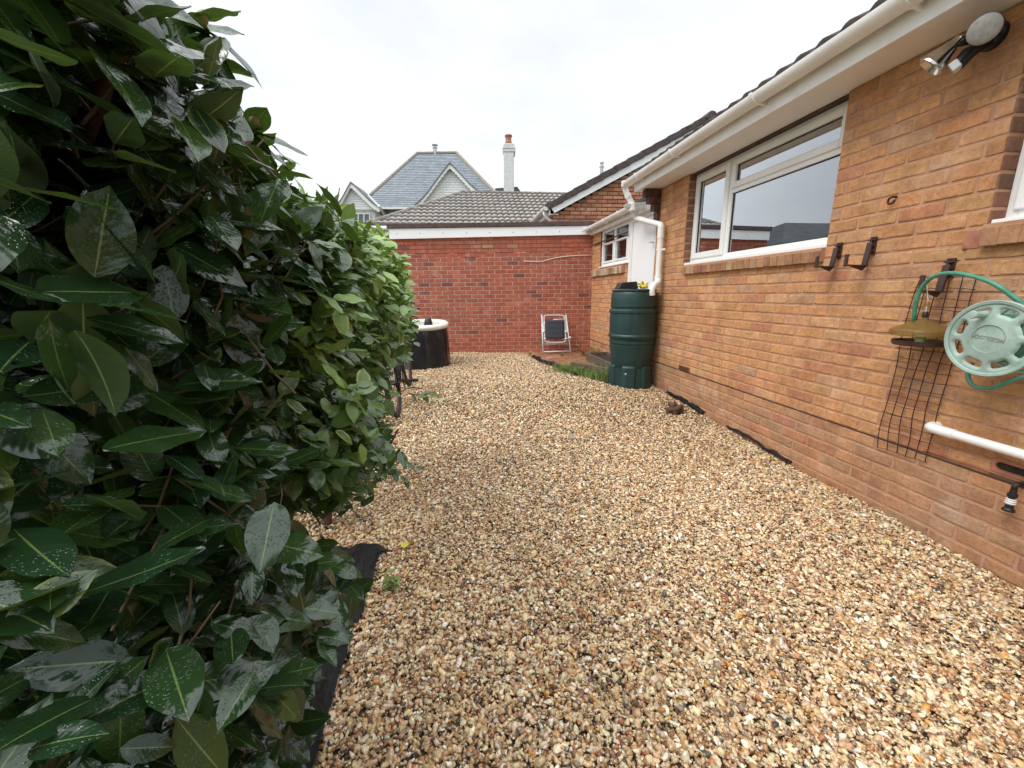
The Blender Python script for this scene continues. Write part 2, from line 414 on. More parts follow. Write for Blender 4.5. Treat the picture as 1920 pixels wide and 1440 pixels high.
class MB:
    def __init__(s): s.v = []; s.f = []; s.mi = []; s.m = 0
    def add(s, vs, fs):
        k = len(s.v); s.v += [tuple(map(float, p)) for p in vs]; s.f += [tuple(k + i for i in f) for f in fs]; s.mi += [s.m] * len(fs); return s
    def box(s, x0, x1, y0, y1, z0, z1):
        return s.hexa([(x0, y0, z0), (x1, y0, z0), (x1, y1, z0), (x0, y1, z0), (x0, y0, z1), (x1, y0, z1), (x1, y1, z1), (x0, y1, z1)])
    def hexa(s, p):
        return s.add(p, [(3, 2, 1, 0), (4, 5, 6, 7), (0, 1, 5, 4), (1, 2, 6, 5), (2, 3, 7, 6), (3, 0, 4, 7)])
    def obox(s, c, u, v, w_):
        c, u, v, w_ = map(np.asarray, (c, u, v, w_))
        return s.hexa([c - u - v - w_, c + u - v - w_, c + u + v - w_, c - u + v - w_, c - u - v + w_, c + u - v + w_, c + u + v + w_, c - u + v + w_])
    def bar(s, a_, b_, wd, th, up=(0, 0, 1)):
        a_, b_ = np.array(a_, float), np.array(b_, float); d = b_ - a_; l = np.linalg.norm(d); d = d / l
        sd_ = np.cross(d, up); sd_ /= np.linalg.norm(sd_); u_ = np.cross(sd_, d)
        return s.obox((a_ + b_) / 2, d * l / 2, sd_ * wd / 2, u_ * th / 2)
    def extr(s, poly, d):
        """planar polygon (3-D points) pushed along d"""
        n_ = len(poly); d = np.asarray(d, float); P = [np.asarray(p, float) for p in poly]
        vs = P + [p + d for p in P]
        fs = [tuple(range(n_))[::-1], tuple(range(n_, 2 * n_))] + [(i, (i + 1) % n_, n_ + (i + 1) % n_, n_ + i) for i in range(n_)]
        return s.add(vs, fs)
    def tube(s, pts, r, seg=8, cap=True, sq=1.0):
        P = [np.array(p, float) for p in pts]; n_ = len(P); rs = r if hasattr(r, '__len__') else [r] * n_
        vs, prev = [], None
        for i in range(n_):
            t = P[min(i + 1, n_ - 1)] - P[max(i - 1, 0)]; t /= (np.linalg.norm(t) + 1e-12)
            if prev is None:
                a_ = np.array([0, 0, 1.]) if abs(t[2]) < .9 else np.array([1., 0, 0])
            else: a_ = prev
            x = a_ - t * (a_ @ t); x /= (np.linalg.norm(x) + 1e-12); prev = x; y = np.cross(t, x)
            for k in range(seg):
                q = 2 * math.pi * k / seg
                vs.append(P[i] + rs[i] * (math.cos(q) * x + sq * math.sin(q) * y))
        fs = [(i * seg + k, i * seg + (k + 1) % seg, (i + 1) * seg + (k + 1) % seg, (i + 1) * seg + k) for i in range(n_ - 1) for k in range(seg)]
        if cap: fs += [tuple(range(seg))[::-1], tuple((n_ - 1) * seg + k for k in range(seg))]
        return s.add(vs, fs)
    def lathe(s, prof, c, seg=32, axis='z', caps=True):
        c = np.asarray(c, float); vs = []
        ax = {'z': ([1, 0, 0], [0, 1, 0], [0, 0, 1]), 'x': ([0, 1, 0], [0, 0, 1], [1, 0, 0]), 'y': ([0, 0, 1], [1, 0, 0], [0, 1, 0])}[axis] if isinstance(axis, str) else axis
        A, B, D = [np.asarray(q, float) for q in ax]
        for r, h in prof:
            for k in range(seg):
                q = 2 * math.pi * k / seg; vs.append(c + A * r * math.cos(q) + B * r * math.sin(q) + D * h)
        n_ = len(prof)
        fs = [(i * seg + k, i * seg + (k + 1) % seg, (i + 1) * seg + (k + 1) % seg, (i + 1) * seg + k) for i in range(n_ - 1) for k in range(seg)]
        if caps: fs += [tuple(range(seg))[::-1], tuple((n_ - 1) * seg + k for k in range(seg))]
        return s.add(vs, fs)
    def build(s, name, mats, parent=None, loc=None, smooth=False, bevel=0, seg=2, auto=None, solid=0):
        o = np_mesh(name, s.v, s.f, mats, parent, loc, smooth, mi=s.mi)
        if solid:
            q = o.modifiers.new('solid', 'SOLIDIFY'); q.thickness = solid; q.offset = 0
        if bevel:
            q = o.modifiers.new('bevel', 'BEVEL'); q.width = bevel; q.segments = seg; q.limit_method = 'ANGLE'; q.angle_limit = R_(40)
        if auto:
            try: o.data.set_sharp_from_angle(angle=R_(auto))
            except Exception: pass
        return o
def spline(pts, n_=8):
    P = [np.array(p, float) for p in pts]; P = [2 * P[0] - P[1]] + P + [2 * P[-1] - P[-2]]; out = []
    for i in range(1, len(P) - 2):
        for k in range(n_):
            t = k / n_; a_, b_, c_, d_ = P[i - 1:i + 3]
            out.append(.5 * (2 * b_ + (c_ - a_) * t + (2 * a_ - 5 * b_ + 4 * c_ - d_) * t * t + (3 * b_ - a_ - 3 * c_ + d_) * t ** 3))
    out.append(P[-2]); return out

# ------------------------------------------------------------------ brickwork: every brick a real, slightly uneven block
def vary(c, v): return tuple(max(0, x * (1 + random.uniform(-v, v))) for x in c)
def pick(pal):
    t = random.random() * sum(p[0] for p in pal)
    for wgt, c, v in pal:
        t -= wgt
        if t <= 0: break
    k = 1 + random.uniform(-v, v)
    return tuple(min(.9, x * k * (1 + random.uniform(-.04, .04))) for x in c)
def bricks(name, org, u, n, length, z0, rows, ch, bl, pal, mats, parent, holes=(), topf=None, joint=.011, depth=.009, off=0.0, seed=1, nx=5, nz=3, jit=.0015, palf=None, span=None):
    """org at u=0,z=0 of the wall plane; faces n; brick faces lie on the plane, mortar `depth` behind"""
    random.seed(seed)
    org, u, n = [np.asarray(q, float) for q in (org, u, n)]; Z = np.array([0, 0, 1.])
    V, Fc, CO, MI = [], [], [], []
    def quad_face(a0, a1, b0, b1, dn, mi, col):
        k = len(V)
        for a_, b_ in ((a0, b0), (a1, b0), (a1, b1), (a0, b1)):
            V.append(org + u * a_ + Z * b_ + n * dn); CO.append(col)
        Fc.append((k, k + 1, k + 2, k + 3)); MI.append(mi)
    for r in range(rows):
        zb, zt = z0 + r * ch, z0 + (r + 1) * ch; zm = (zb + zt) / 2
        lo, hi = (0, length) if span is None else span(zm)
        if topf is not None:
            lo, hi = topf(zm, lo, hi)
        iv = [(lo, hi)]
        for (h0, h1, hz0, hz1) in holes:
            if hz0 < zm < hz1:
                iv = [q for (p0, p1) in iv for q in (((p0, min(p1, h0)), (max(p0, h1), p1)) if (h0 < p1 and h1 > p0) else ((p0, p1),)) if q[1] - q[0] > .004]
        for (p0, p1) in iv:
            quad_face(p0, p1, zb, zt, -depth, 1, (0, 0, 0))
            x = -off + (bl / 2 if r % 2 else 0) - bl + random.uniform(-.006, .006)
            while x < p1:
                b0, b1 = max(x, p0), min(x + bl, p1)
                j0 = joint / 2 if b0 > p0 + 1e-6 or True else 0
                x += bl
                if b1 - b0 < .025: continue
                e0 = 0 if abs(b0 - p0) < 1e-6 else joint / 2; e1 = 0 if abs(b1 - p1) < 1e-6 else joint / 2
                b0 += e0 + random.uniform(0, .002); b1 -= e1 + random.uniform(0, .002)
                c0, c1 = zb + joint / 2 + random.uniform(-1, 1) * jit, zt - joint / 2 + random.uniform(-1, 1) * jit
                prot = random.uniform(-1, 1) * jit; tl = random.uniform(-1, 1) * jit
                col = (palf or pick)(pal) if palf is None else palf(pal, zm)
                k = len(V)
                for jz in range(nz + 2):
                    for ix in range(nx + 2):
                        ex, ez = ix in (0, nx + 1), jz in (0, nz + 1)
                        fx = 0 if ix <= 1 else 1 if ix >= nx else .04 + .92 * (ix - 2) / max(1, nx - 3); fz = 0 if jz <= 1 else 1 if jz >= nz else .10 + .80 * (jz - 2) / max(1, nz - 3)
                        a_ = b0 + (b1 - b0) * fx; b_ = c0 + (c1 - c0) * fz
                        dn = prot + tl * (fx - .5) + random.uniform(-1, 1) * jit * .5
                        if ix in (1, nx): dn -= .0014; a_ += (.0025 if ix == 1 else -.0025) * (1 - e0 * 0)
                        if jz in (1, nz): dn -= .0014; b_ += (.0022 if jz == 1 else -.0022) + random.uniform(-1, 1) * jit * .7
                        if ix in (1, nx) and jz in (1, nz): b_ += (.002 if jz == 1 else -.002)
                        if ex or ez: dn = -depth - .002
                        if ex: a_ += (-.002 if ix == 0 else .002)
                        V.append(org + u * a_ + Z * b_ + n * dn); CO.append(col)
                W_ = nx + 2
                for jz in range(nz + 1):
                    for ix in range(nx + 1):
                        Fc.append((k + jz * W_ + ix, k + jz * W_ + ix + 1, k + (jz + 1) * W_ + ix + 1, k + (jz + 1) * W_ + ix)); MI.append(0)
    Fa = np.array(Fc)
    if np.cross(u, Z) @ n < 0: Fa = Fa[:, ::-1]
    sm = np.array(MI) == 0
    o = np_mesh(name, V, Fa, mats, parent, None, col=np.array(CO), mi=MI)
    o.data.polygons.foreach_set('use_smooth', np.zeros(len(sm), dtype=bool))
    return o

PT = [(7, (.64, .335, .158), .06), (3, (.60, .302, .140), .06), (2.4, (.67, .375, .190), .05), (1.0, (.56, .250, .138), .07), (.8, (.57, .330, .19), .07)]
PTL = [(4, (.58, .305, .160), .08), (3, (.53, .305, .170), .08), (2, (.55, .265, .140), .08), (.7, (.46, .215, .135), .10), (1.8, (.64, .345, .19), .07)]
PT_SHADE = [(5, (.27, .125, .075), .15), (2, (.22, .11, .07), .15)]  # darker tan for the reveals, shade of the recess put into the colour
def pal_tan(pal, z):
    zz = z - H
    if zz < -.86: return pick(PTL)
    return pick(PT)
PR = [(8, (.42, .125, .075), .08), (4, (.385, .115, .072), .09), (2.2, (.46, .150, .085), .08), (.6, (.21, .085, .07), .15), (.08, (.42, .23, .11), .15)]
def pal_red(pal, z):
    if z - H > .62 and random.random() < .25: return pick([(1, (.45, .115, .065), .1)])
    return pick(PR)
PG = [(6, (.52, .235, .130), .14), (3, (.46, .195, .110), .12), (1.5, (.55, .285, .16), .1), (1, (.36, .16, .10), .15)]

# ================================================================== THE GROUND
GK = [(-4, -1.30), (1.2, -1.292), (1.7, -1.280), (2.43, -1.268), (3.5, -1.212), (4.4, -1.160), (4.9, -1.118), (5.6, -1.105), (7.0, -1.075), (9, -1.06)]
def G(x, y):
    z = np.interp(y, [k[0] for k in GK], [k[1] for k in GK]) + H
    return z + .012 * np.sin(x * 2.3 + y * 1.1) * np.cos(y * 1.7 - x) + .006 * np.sin(x * 7 + 1) * np.sin(y * 6)
def sheet(name, x0, x1, y0, y1, nx, ny, zf, mat, **k):
    X, Y = np.meshgrid(np.linspace(x0, x1, nx), np.linspace(y0, y1, ny))
    V = np.stack([X.ravel(), Y.ravel(), zf(X.ravel(), Y.ravel())], 1)
    i = np.arange(nx * (ny - 1)).reshape(ny - 1, nx)[:, :-1].ravel()
    Fa = np.stack([i, i + 1, i + nx + 1, i + nx], 1)
    return np_mesh(name, V, Fa, mat, smooth=True, **k)
gr = sheet('ground', -4.5, 2.9, -3, 8.2, 80, 110, lambda x, y: G(x, y) - .030, M['ground'])
tag(gr, 'sandy sub-base under the gravel', kind='structure')
fld = MB().add([(-400, -400, -.25), (400, -400, -.25), (400, 900, -.25), (-400, 900, -.25)], [(0, 1, 2, 3)]).build('field', M['field'])
tag(fld, 'green land beyond the gardens', kind='structure')

# soil bed beneath the shrubs
def bed_h(x, y): return G(x, y) - .010 + .02 * np.sin(x * 9) * np.sin(y * 7)
bed = sheet('soil_bed', -2.2, -.66, -.6, 1.95, 30, 40, bed_h, M['soil'])
tag(bed, 'dark soil bed under the camellia', kind='structure')

# patio of wet sandstone slabs
PZ = -1.078 + H
def slab(pts, nm=None):
    q = MB(); q.extr([(x, y, PZ - .04) for x, y in pts], (0, 0, .04)); return q
pm = MB()
random.seed(5)
sy = 5.80
for r in range(3):
    x = .85 - .3 * (r % 2)
    while x < 2.38:
        x2 = min(x + .6, 2.395)
        lo_ = (1.50, 1.27, 1.05)[r]
        xs = max(x, lo_)
        if x2 - xs > .1:
            pm.extr([(xs + .006, sy + .006, PZ - .045), (x2 - .006, sy + .006, PZ - .045), (x2 - .006, sy + .594, PZ - .045), (xs + .006, sy + .594, PZ - .045)], (0, 0, .045 + random.uniform(-.003, .003)))
        x += .6
    sy += .6
patio = pm.build('patio', M['slab'], bevel=.006)
tag(patio, 'wet brown sandstone slabs in the far corner', kind='structure')

# ------------------------------------------------------------------ gravel: individual stones
def ico(sub):
    import bmesh
    bm = bmesh.new(); bmesh.ops.create_icosphere(bm, subdivisions=sub, radius=1)
    v = np.array([x.co[:] for x in bm.verts]); f = np.array([[y.index for y in x.verts] for x in bm.faces]); bm.free(); return v, f
EDGE = [aZ(*p, -1.11 + H)[:2] for p in ((955, 660), (985, 667), (1003, 676), (1045, 692), (1082, 704), (1147, 718))]
EX = np.array([p[0] for p in EDGE]); EY = np.array([p[1] for p in EDGE])
def far_limit(x):
    # the far edge of the gravel: the red wall on the left, the ragged edge by the patio on the right
    wall = 7.3 + (2.4 - x) * .129 - .01
    e = np.interp(x, EX, EY, left=20, right=EY[-1])
    return np.minimum(wall, e)
MEM = [aZ(*p, G(-.5, 1.3)) for p in ((625, 1038), (712, 1047), (692, 1105), (668, 1150), (650, 1205), (628, 1280), (600, 1400), (585, 1460))]
def left_limit(y):
    # gravel stops at the membrane next to the soil bed, and runs on beneath the far shrub
    ys = [m_[1] for m_ in MEM[1:]][::-1]; xs = [m_[0] for m_ in MEM[1:]][::-1]
    e = np.interp(y, ys, xs, left=xs[0])
    return np.where(y > MEM[1][1] + .02, -2.0, e)
PCOL = np.array([(.71, .54, .31), (.59, .395, .205), (.45, .25, .115), (.36, .135, .050), (.20, .095, .050), (.82, .68, .45), (.30, .22, .155), (.085, .065, .05), (.83, .76, .62), (.57, .28, .08), (.66, .48, .265)])
PWT = np.array([.17, .17, .15, .06, .08, .13, .05, .035, .08, .05, .14])
PWT = PWT / PWT.sum()
def pebbles(n_, yr, xr, size, sub, lift, seed, keep=None, flat=.62):
    g = np.random.default_rng(seed)
    y = g.uniform(*yr, n_); x = g.uniform(*xr, n_)
    k = (y < far_limit(x)) & (x > left_limit(y)) & (x < 2.385)
    # nothing closer than the frame shows
    if keep is not None: k &= keep(g, y)
    px, py, dz = to_px(np.stack([x, y, G(x, y)], 1))
    k &= (py < 1640) & (px > 300) & (px < 2200) & (dz > .1)
    x, y = x[k], y[k]; n_ = len(x)
    bv, bf = ico(sub)
    nv, nf = len(bv), len(bf)
    var = []
    for i in range(14):
        d = 1 + .34 * (g.random(nv) - .5)
        d = d[:, None] * bv
        ax = g.normal(size=(5, 3)); ax /= np.linalg.norm(ax, axis=1)[:, None]
        for q in ax:                       # chip flat facets off
            t = d @ q; lim = g.uniform(.38, .72); d = d - np.maximum(t - lim, 0)[:, None] * q
        var.append(d)
    var = np.array(var)
    vi = g.integers(0, 14, n_)
    s_ = np.clip(g.lognormal(0, .33, n_), .5, 2.1) * size
    sc = np.stack([s_ * g.uniform(.85, 1.45, n_), s_ * g.uniform(.7, 1.0, n_), s_ * g.uniform(.4, .8, n_)], 1)
    V = var[vi] * sc[:, None, :]
    th = g.uniform(0, 2 * np.pi, n_); ph = g.normal(0, .38, n_); ps = g.normal(0, .38, n_)
    def rot(V, a_, i, j):
        c_, s2 = np.cos(a_)[:, None], np.sin(a_)[:, None]; A, B = V[..., i].copy(), V[..., j].copy()
        V[..., i] = c_ * A - s2 * B; V[..., j] = s2 * A + c_ * B
    rot(V, ph, 0, 2); rot(V, ps, 1, 2); rot(V, th, 0, 1)
    z = G(x, y) + lift * g.random(n_) - .012
    V += np.stack([x, y, z], 1)[:, None, :]
    base = PCOL[g.choice(len(PCOL), n_, p=PWT)] * g.uniform(.68, 1.13, n_)[:, None] * (1 + g.normal(0, .04, (n_, 3)))
    col = np.clip(np.repeat(base, nv, 0), 0.01, .85)
    Fa = (bf[None] + (np.arange(n_) * nv)[:, None, None]).reshape(-1, 3)
    return V.reshape(-1, 3), Fa, col
fade = lambda y: np.clip((3.9 - y) / 1.5, 0, 1)
nearf = lambda g, y: g.random(len(y)) < fade(y)
farf = lambda g, y: g.random(len(y)) > fade(y)
parts = [pebbles(125000, (.45, 3.9), (-.75, 2.4), .0081, 2, .015, 11, nearf),
         pebbles(95000, (.45, 3.9), (-.75, 2.4), .0050, 1, .010, 21, nearf),
         pebbles(125000, (2.4, 8.0), (-1.9, 2.4), .0100, 1, .014, 12, farf),
         pebbles(9000, (1.75, 3.1), (-1.9, -.6), .0115, 1, .016, 14)]
# a paler ridge of stones heaped against the house wall
g2 = np.random.default_rng(3)
V, Fa, CC, k0 = [], [], [], 0
for v_, f_, c_ in parts:
    V.append(v_); Fa.append(f_ + k0); CC.append(c_); k0 += len(v_)
gravel = np_mesh('gravel', np.concatenate(V), np.concatenate(Fa), M['pebble'], smooth=True, col=np.concatenate(CC))
tag(gravel, 'golden flint gravel covering the yard', 'gravel', kind='stuff')

# ================================================================== THE BUNGALOW (right)
WX = 2.4
house = thing('brick_bungalow', 'tan brick bungalow with white gutter running along the right side', 'house', (WX, 3.0, 0))
U_Y = (0, 1, 0); N_X = (-1, 0, 0)
DPC = -.852 + H
ROW0 = DPC - .075 * 7
WIN1 = (2.49, 4.235, .252 + H, 1.40 + H); WIN2 = (.55, 1.657, .252 + H, 1.40 + H)
SWIN = (5.70, 6.88, .40 + H, 1.40 + H); DOOR = (4.91, 5.73, ROW0 + .3, 1.40 + H)
def offs(h): return (h[0] + 1.0, h[1] + 1.0, h[2], h[3])
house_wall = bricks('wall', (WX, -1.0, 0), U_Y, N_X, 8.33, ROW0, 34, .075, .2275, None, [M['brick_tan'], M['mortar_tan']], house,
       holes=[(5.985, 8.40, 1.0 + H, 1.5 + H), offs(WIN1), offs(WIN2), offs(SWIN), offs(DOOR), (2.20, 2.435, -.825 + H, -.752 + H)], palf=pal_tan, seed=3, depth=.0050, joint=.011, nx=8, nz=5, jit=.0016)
# solid core behind the brick face, so the house has depth (with the openings left out)
core = MB()
def core_box(y0, y1, z0, z1): core.box(WX + .010, WX + .26, y0, y1, z0, z1)
zb, zt = ROW0 - .1, 1.19 + H
for y0, y1 in ((-1, WIN2[0]), (WIN2[1], WIN1[0]), (WIN1[1], DOOR[0]), (SWIN[1], 7.33)): core_box(y0, y1, zb, zt - .02)
core_box(WIN2[0], WIN2[1], zb, WIN2[2]); core_box(WIN1[0], WIN1[1], zb, WIN1[2]); core_box(DOOR[1], SWIN[1], zb, SWIN[2])
core.build('wall_core', M['mortar_tan'], house)
# brick reveals of the openings that the camera looks into
for nm, y, z0_, z1_, n_ in (('w1', WIN1[1], WIN1[2], 1.19 + H, (0, -1, 0)), ('w2', WIN2[1], WIN2[2], 1.19 + H, (0, -1, 0)), ('sw', SWIN[1], SWIN[2], 1.04 + H, (0, -1, 0))):
    r0 = int(round((z0_ - ROW0) / .075))
    bricks('window_reveal', (WX + .001, y - .007, 0), (1, 0, 0), n_, .12, ROW0 + r0 * .075, int(math.ceil((z1_ - ROW0) / .075)) - r0, .075, .2275, PT_SHADE, [M['brick_tan'], M['mortar_tan']], house, seed=9, off=.12, depth=.004, joint=.012)

MSOOT = simple('dark_bitumen', (.07, .035, .028), .8)
# brick sills: headers on edge, tilted outwards
def brick_sill(y0, y1, ztop, h, name, pal=PTL, proj=.035, pale=None):
    V, Fc, CO = [], [], []
    n_ = int(round((y1 - y0) / .073)); st = (y1 - y0) / n_
    for i in range(n_):
        a_, b_ = y0 + i * st + .004, y0 + (i + 1) * st - .004
        dz = random.uniform(-.002, .002); dx = random.uniform(-.002, .002)
        x0 = WX - proj + dx
        pts = [(x0, a_, ztop - h + dz), (x0, b_, ztop - h + dz), (x0 - .002, b_, ztop - .012 + dz), (x0 - .002, a_, ztop - .012 + dz),
               (WX + .10, a_, ztop - h + dz), (WX + .10, b_, ztop - h + dz), (WX + .10, b_, ztop + .012), (WX + .10, a_, ztop + .012)]
        c_ = pick(pal); k = len(V)
        V += pts; CO += [c_] * 8
        Fc += [tuple(k + q for q in f) for f in ((0, 3, 2, 1), (4, 5, 6, 7), (3, 7, 6, 2), (0, 1, 5, 4), (0, 4, 7, 3), (1, 2, 6, 5))]
    o = np_mesh(name, V, Fc, [M['brick_tan']], house, col=np.array(CO))
    q = o.modifiers.new('bevel', 'BEVEL'); q.width = .004; q.segments = 2
    mo = MB().box(WX - proj + .005, WX + .10, y0 + .002, y1 - .002, ztop - h + .004, ztop + .004).build('sill_mortar', M['mortar_tan'], o)
    return o
random.seed(21)
PS = [(4, (.46, .25, .13), .15), (2, (.36, .17, .10), .15), (1.5, (.52, .34, .2), .1)]
brick_sill(2.49, 4.19, .262 + H, .085, 'window_sill', PS)
brick_sill(.50, 1.655, .275 + H, .092, 'window_sill', PS)
brick_sill(5.80, 7.26, .385 + H, .110, 'window_sill', [(3, (.55, .44, .33), .15), (2, (.42, .24, .15), .15)])
# red closer bricks at the sill ends
q = MB().box(WX - .004, WX + .02, 1.668, 1.735, .178 + H, .262 + H).build('closer_brick', M['terra'], house, bevel=.003)
# the dark damp-proof line
q = MB().box(WX - .001, WX + .006, -1, 7.33, DPC - .0025, DPC + .0025).build('damp_course', MSOOT, house)

def rect_frame(mb, x0, x1, y0, y1, z0, z1, wd, wb=None):
    wb = wb or wd
    mb.box(x0, x1, y0, y0 + wd, z0, z1); mb.box(x0, x1, y1 - wd, y1, z0, z1)
    mb.box(x0, x1, y0 + wd, y1 - wd, z0, z0 + wb); mb.box(x0, x1, y0 + wd, y1 - wd, z1 - wd, z1)
def upvc_window(y0, y1, z0, z1, mull, trans, name='window'):
    f = MB(); rect_frame(f, WX + .075, WX + .135, y0, y1, z0, z1, .042, .045)
    f.box(WX + .077, WX + .133, mull - .024, mull + .024, z0 + .045, z1 - .042)
    f.box(WX + .077, WX + .133, y0 + .042, mull - .024, trans - .022, trans + .022)
    fr = f.build(name, M['upvc'], house, bevel=.004)
    s1 = MB(); rect_frame(s1, WX + .060, WX + .110, mull + .018, y1 - .03, z0 + .035, z1 - .03, .055); s1.build('casement', M['upvc'], fr, bevel=.006)
    s2 = MB(); rect_frame(s2, WX + .060, WX + .110, y0 + .03, mull - .018, trans + .014, z1 - .03, .050); s2.build('top_light', M['upvc'], fr, bevel=.006)
    b_ = MB()     # black glazing gaskets
    rect_frame(b_, WX + .082, WX + .096, mull + .073, y1 - .085, z0 + .09, z1 - .085, .007)
    rect_frame(b_, WX + .082, WX + .096, y0 + .08, mull - .068, trans + .064, z1 - .08, .007)
    rect_frame(b_, WX + .092, WX + .106, y0 + .042, mull - .024, z0 + .045, trans - .022, .007)
    b_.build('gasket', M['black'], fr)
    g1 = MB(); g1.box(WX + .088, WX + .092, mull + .07, y1 - .08, z0 + .085, z1 - .08)
    g1.build('pane', M['glass'], fr)
    g1 = MB(); g1.box(WX + .088, WX + .092, y0 + .075, mull - .063, trans + .06, z1 - .075); g1.build('pane', M['glass'], fr)
    g1 = MB(); g1.box(WX + .098, WX + .102, y0 + .04, mull - .022, z0 + .043, trans - .02); g1.build('pane', M['glass'], fr)
    s3 = MB(); s3.box(WX + .012, WX + .10, y0 - .0, y1 + .0, z0 - .026, z0 - .002); s3.box(WX + .006, WX + .014, y0, y1, z0 - .034, z0 - .002)
    s3.build('cill', M['upvc'], fr, bevel=.004)
    return fr
upvc_window(2.495, 4.275 - .045, .298 + H, 1.160 + H, 3.655, .878 + H)
upvc_window(.56, 1.652, .30 + H, 1.160 + H, 1.15, .878 + H)
# head trim above the frame
MB().box(WX + .03, WX + .13, 2.495, 4.23, 1.150 + H + .012, 1.175 + H).build('head_trim', M['brownroof'], house)
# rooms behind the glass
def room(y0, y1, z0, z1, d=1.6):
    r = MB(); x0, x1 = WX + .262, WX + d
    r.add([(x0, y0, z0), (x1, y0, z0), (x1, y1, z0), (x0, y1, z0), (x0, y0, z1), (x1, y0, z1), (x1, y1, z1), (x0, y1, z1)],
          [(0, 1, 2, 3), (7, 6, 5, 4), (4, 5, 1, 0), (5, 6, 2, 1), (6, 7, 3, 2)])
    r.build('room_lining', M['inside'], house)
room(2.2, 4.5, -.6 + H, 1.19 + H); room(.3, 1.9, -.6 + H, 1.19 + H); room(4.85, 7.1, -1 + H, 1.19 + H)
def curtain(y0, y1, z0, z1, x=WX + .20, n_=60, amp=.018):
    V = []; Fc = []
    for i in range(n_ + 1):
        t = i / n_; y = y0 + (y1 - y0) * t; dx = amp * math.sin(t * (y1 - y0) * 75) + .006 * math.sin(t * 31)
        V += [(x + dx, y, z0), (x + dx * .6, y, z1)]
    for i in range(n_): Fc.append((2 * i, 2 * i + 2, 2 * i + 3, 2 * i + 1))
    o = np_mesh('curtain', V, Fc, M['curtain'], house, smooth=True); return o
curtain(3.72, 4.22, .2 + H, 1.15 + H)
curtain(2.52, 3.62, .90 + H, 1.15 + H, amp=.008)
curtain(1.2, 1.65, .2 + H, 1.15 + H)

# --- extension: old timber window, white door
f = MB(); y0, y1, z0, z1 = 5.745, 6.86, .425 + H, .985 + H
rect_frame(f, WX + .02, WX + .09, y0, y1, z0, z1, .04); f.box(WX + .022, WX + .088, 6.28, 6.32, z0 + .04, z1 - .04)
f.box(WX - .02, WX + .1, y0 - .03, y1 + .04, z0 - .022, z0 - .001)
sw = f.build('window', M['upvc_dirty'], house, bevel=.004)
f = MB(); rect_frame(f, WX + .012, WX + .05, y0 + .045, 6.275, z0 + .045, z1 - .20, .028); rect_frame(f, WX + .012, WX + .05, 6.325, y1 - .045, z0 + .045, z1 - .20, .028)
f.build('sash', M['upvc_dirty'], sw, bevel=.003)
MB().box(WX + .048, WX + .052, y0 + .035, y1 - .035, z0 + .035, z1 - .035).build('pane', M['oldglass'], sw)
MB().tube([(WX - .02, 5.70, .822 + H), (WX - .02, 7.2, .818 + H)], .011, 8).build('window_rail', M['brownplastic'], sw, smooth=True)
s = MB(); s.lathe([(.001, 0), (.10, .01), (.115, .03), (.09, .055), (.001, .06)], (WX + .35, 6.62, .66 + H), 24, 'x'); s.build('lamp', M['orange'], house, smooth=True)
s = MB(); s.box(WX + .30, WX + .5, 5.95, 6.25, .40 + H, .62 + H); s.box(WX + .32, WX + .45, 6.35, 6.45, .40 + H, .72 + H); s.build('worktop_items', M['whitewall'], house, bevel=.01)
s = MB().box(WX + .30, WX + .42, 5.80, 6.15, .62 + H, .80 + H).build('storage_box', M['terra'], house, bevel=.01)
f = MB(); f.box(WX + .012, WX + .08, 4.915, 4.955, PZ - .0, 1.00 + H); f.box(WX + .012, WX + .08, 5.63, 5.728, PZ, 1.00 + H); f.box(WX + .012, WX + .08, 4.955, 5.63, .93 + H, 1.00 + H)
dr = f.build('door_frame', M['upvc'], house, bevel=.004)
f = MB(); f.box(WX + .026, WX + .07, 4.958, 5.627, PZ + .03, .927 + H)
f.extr([(WX + .020, 5.60, PZ + .1), (WX + .020, 4.985, PZ + .1), (WX + .020, 4.985, .80 + H), (WX + .020, 5.2, .90 + H), (WX + .020, 5.60, .90 + H)], (.008, 0, 0))
dl = f.build('door', M['board'], dr, bevel=.003)
MB().tube([(WX + .02, 4.99, .60 + H), (WX - .03, 4.99, .60 + H), (WX - .03, 4.93, .60 + H)], .008, 8).build('door_handle', M['whitemetal'], dl, smooth=True)

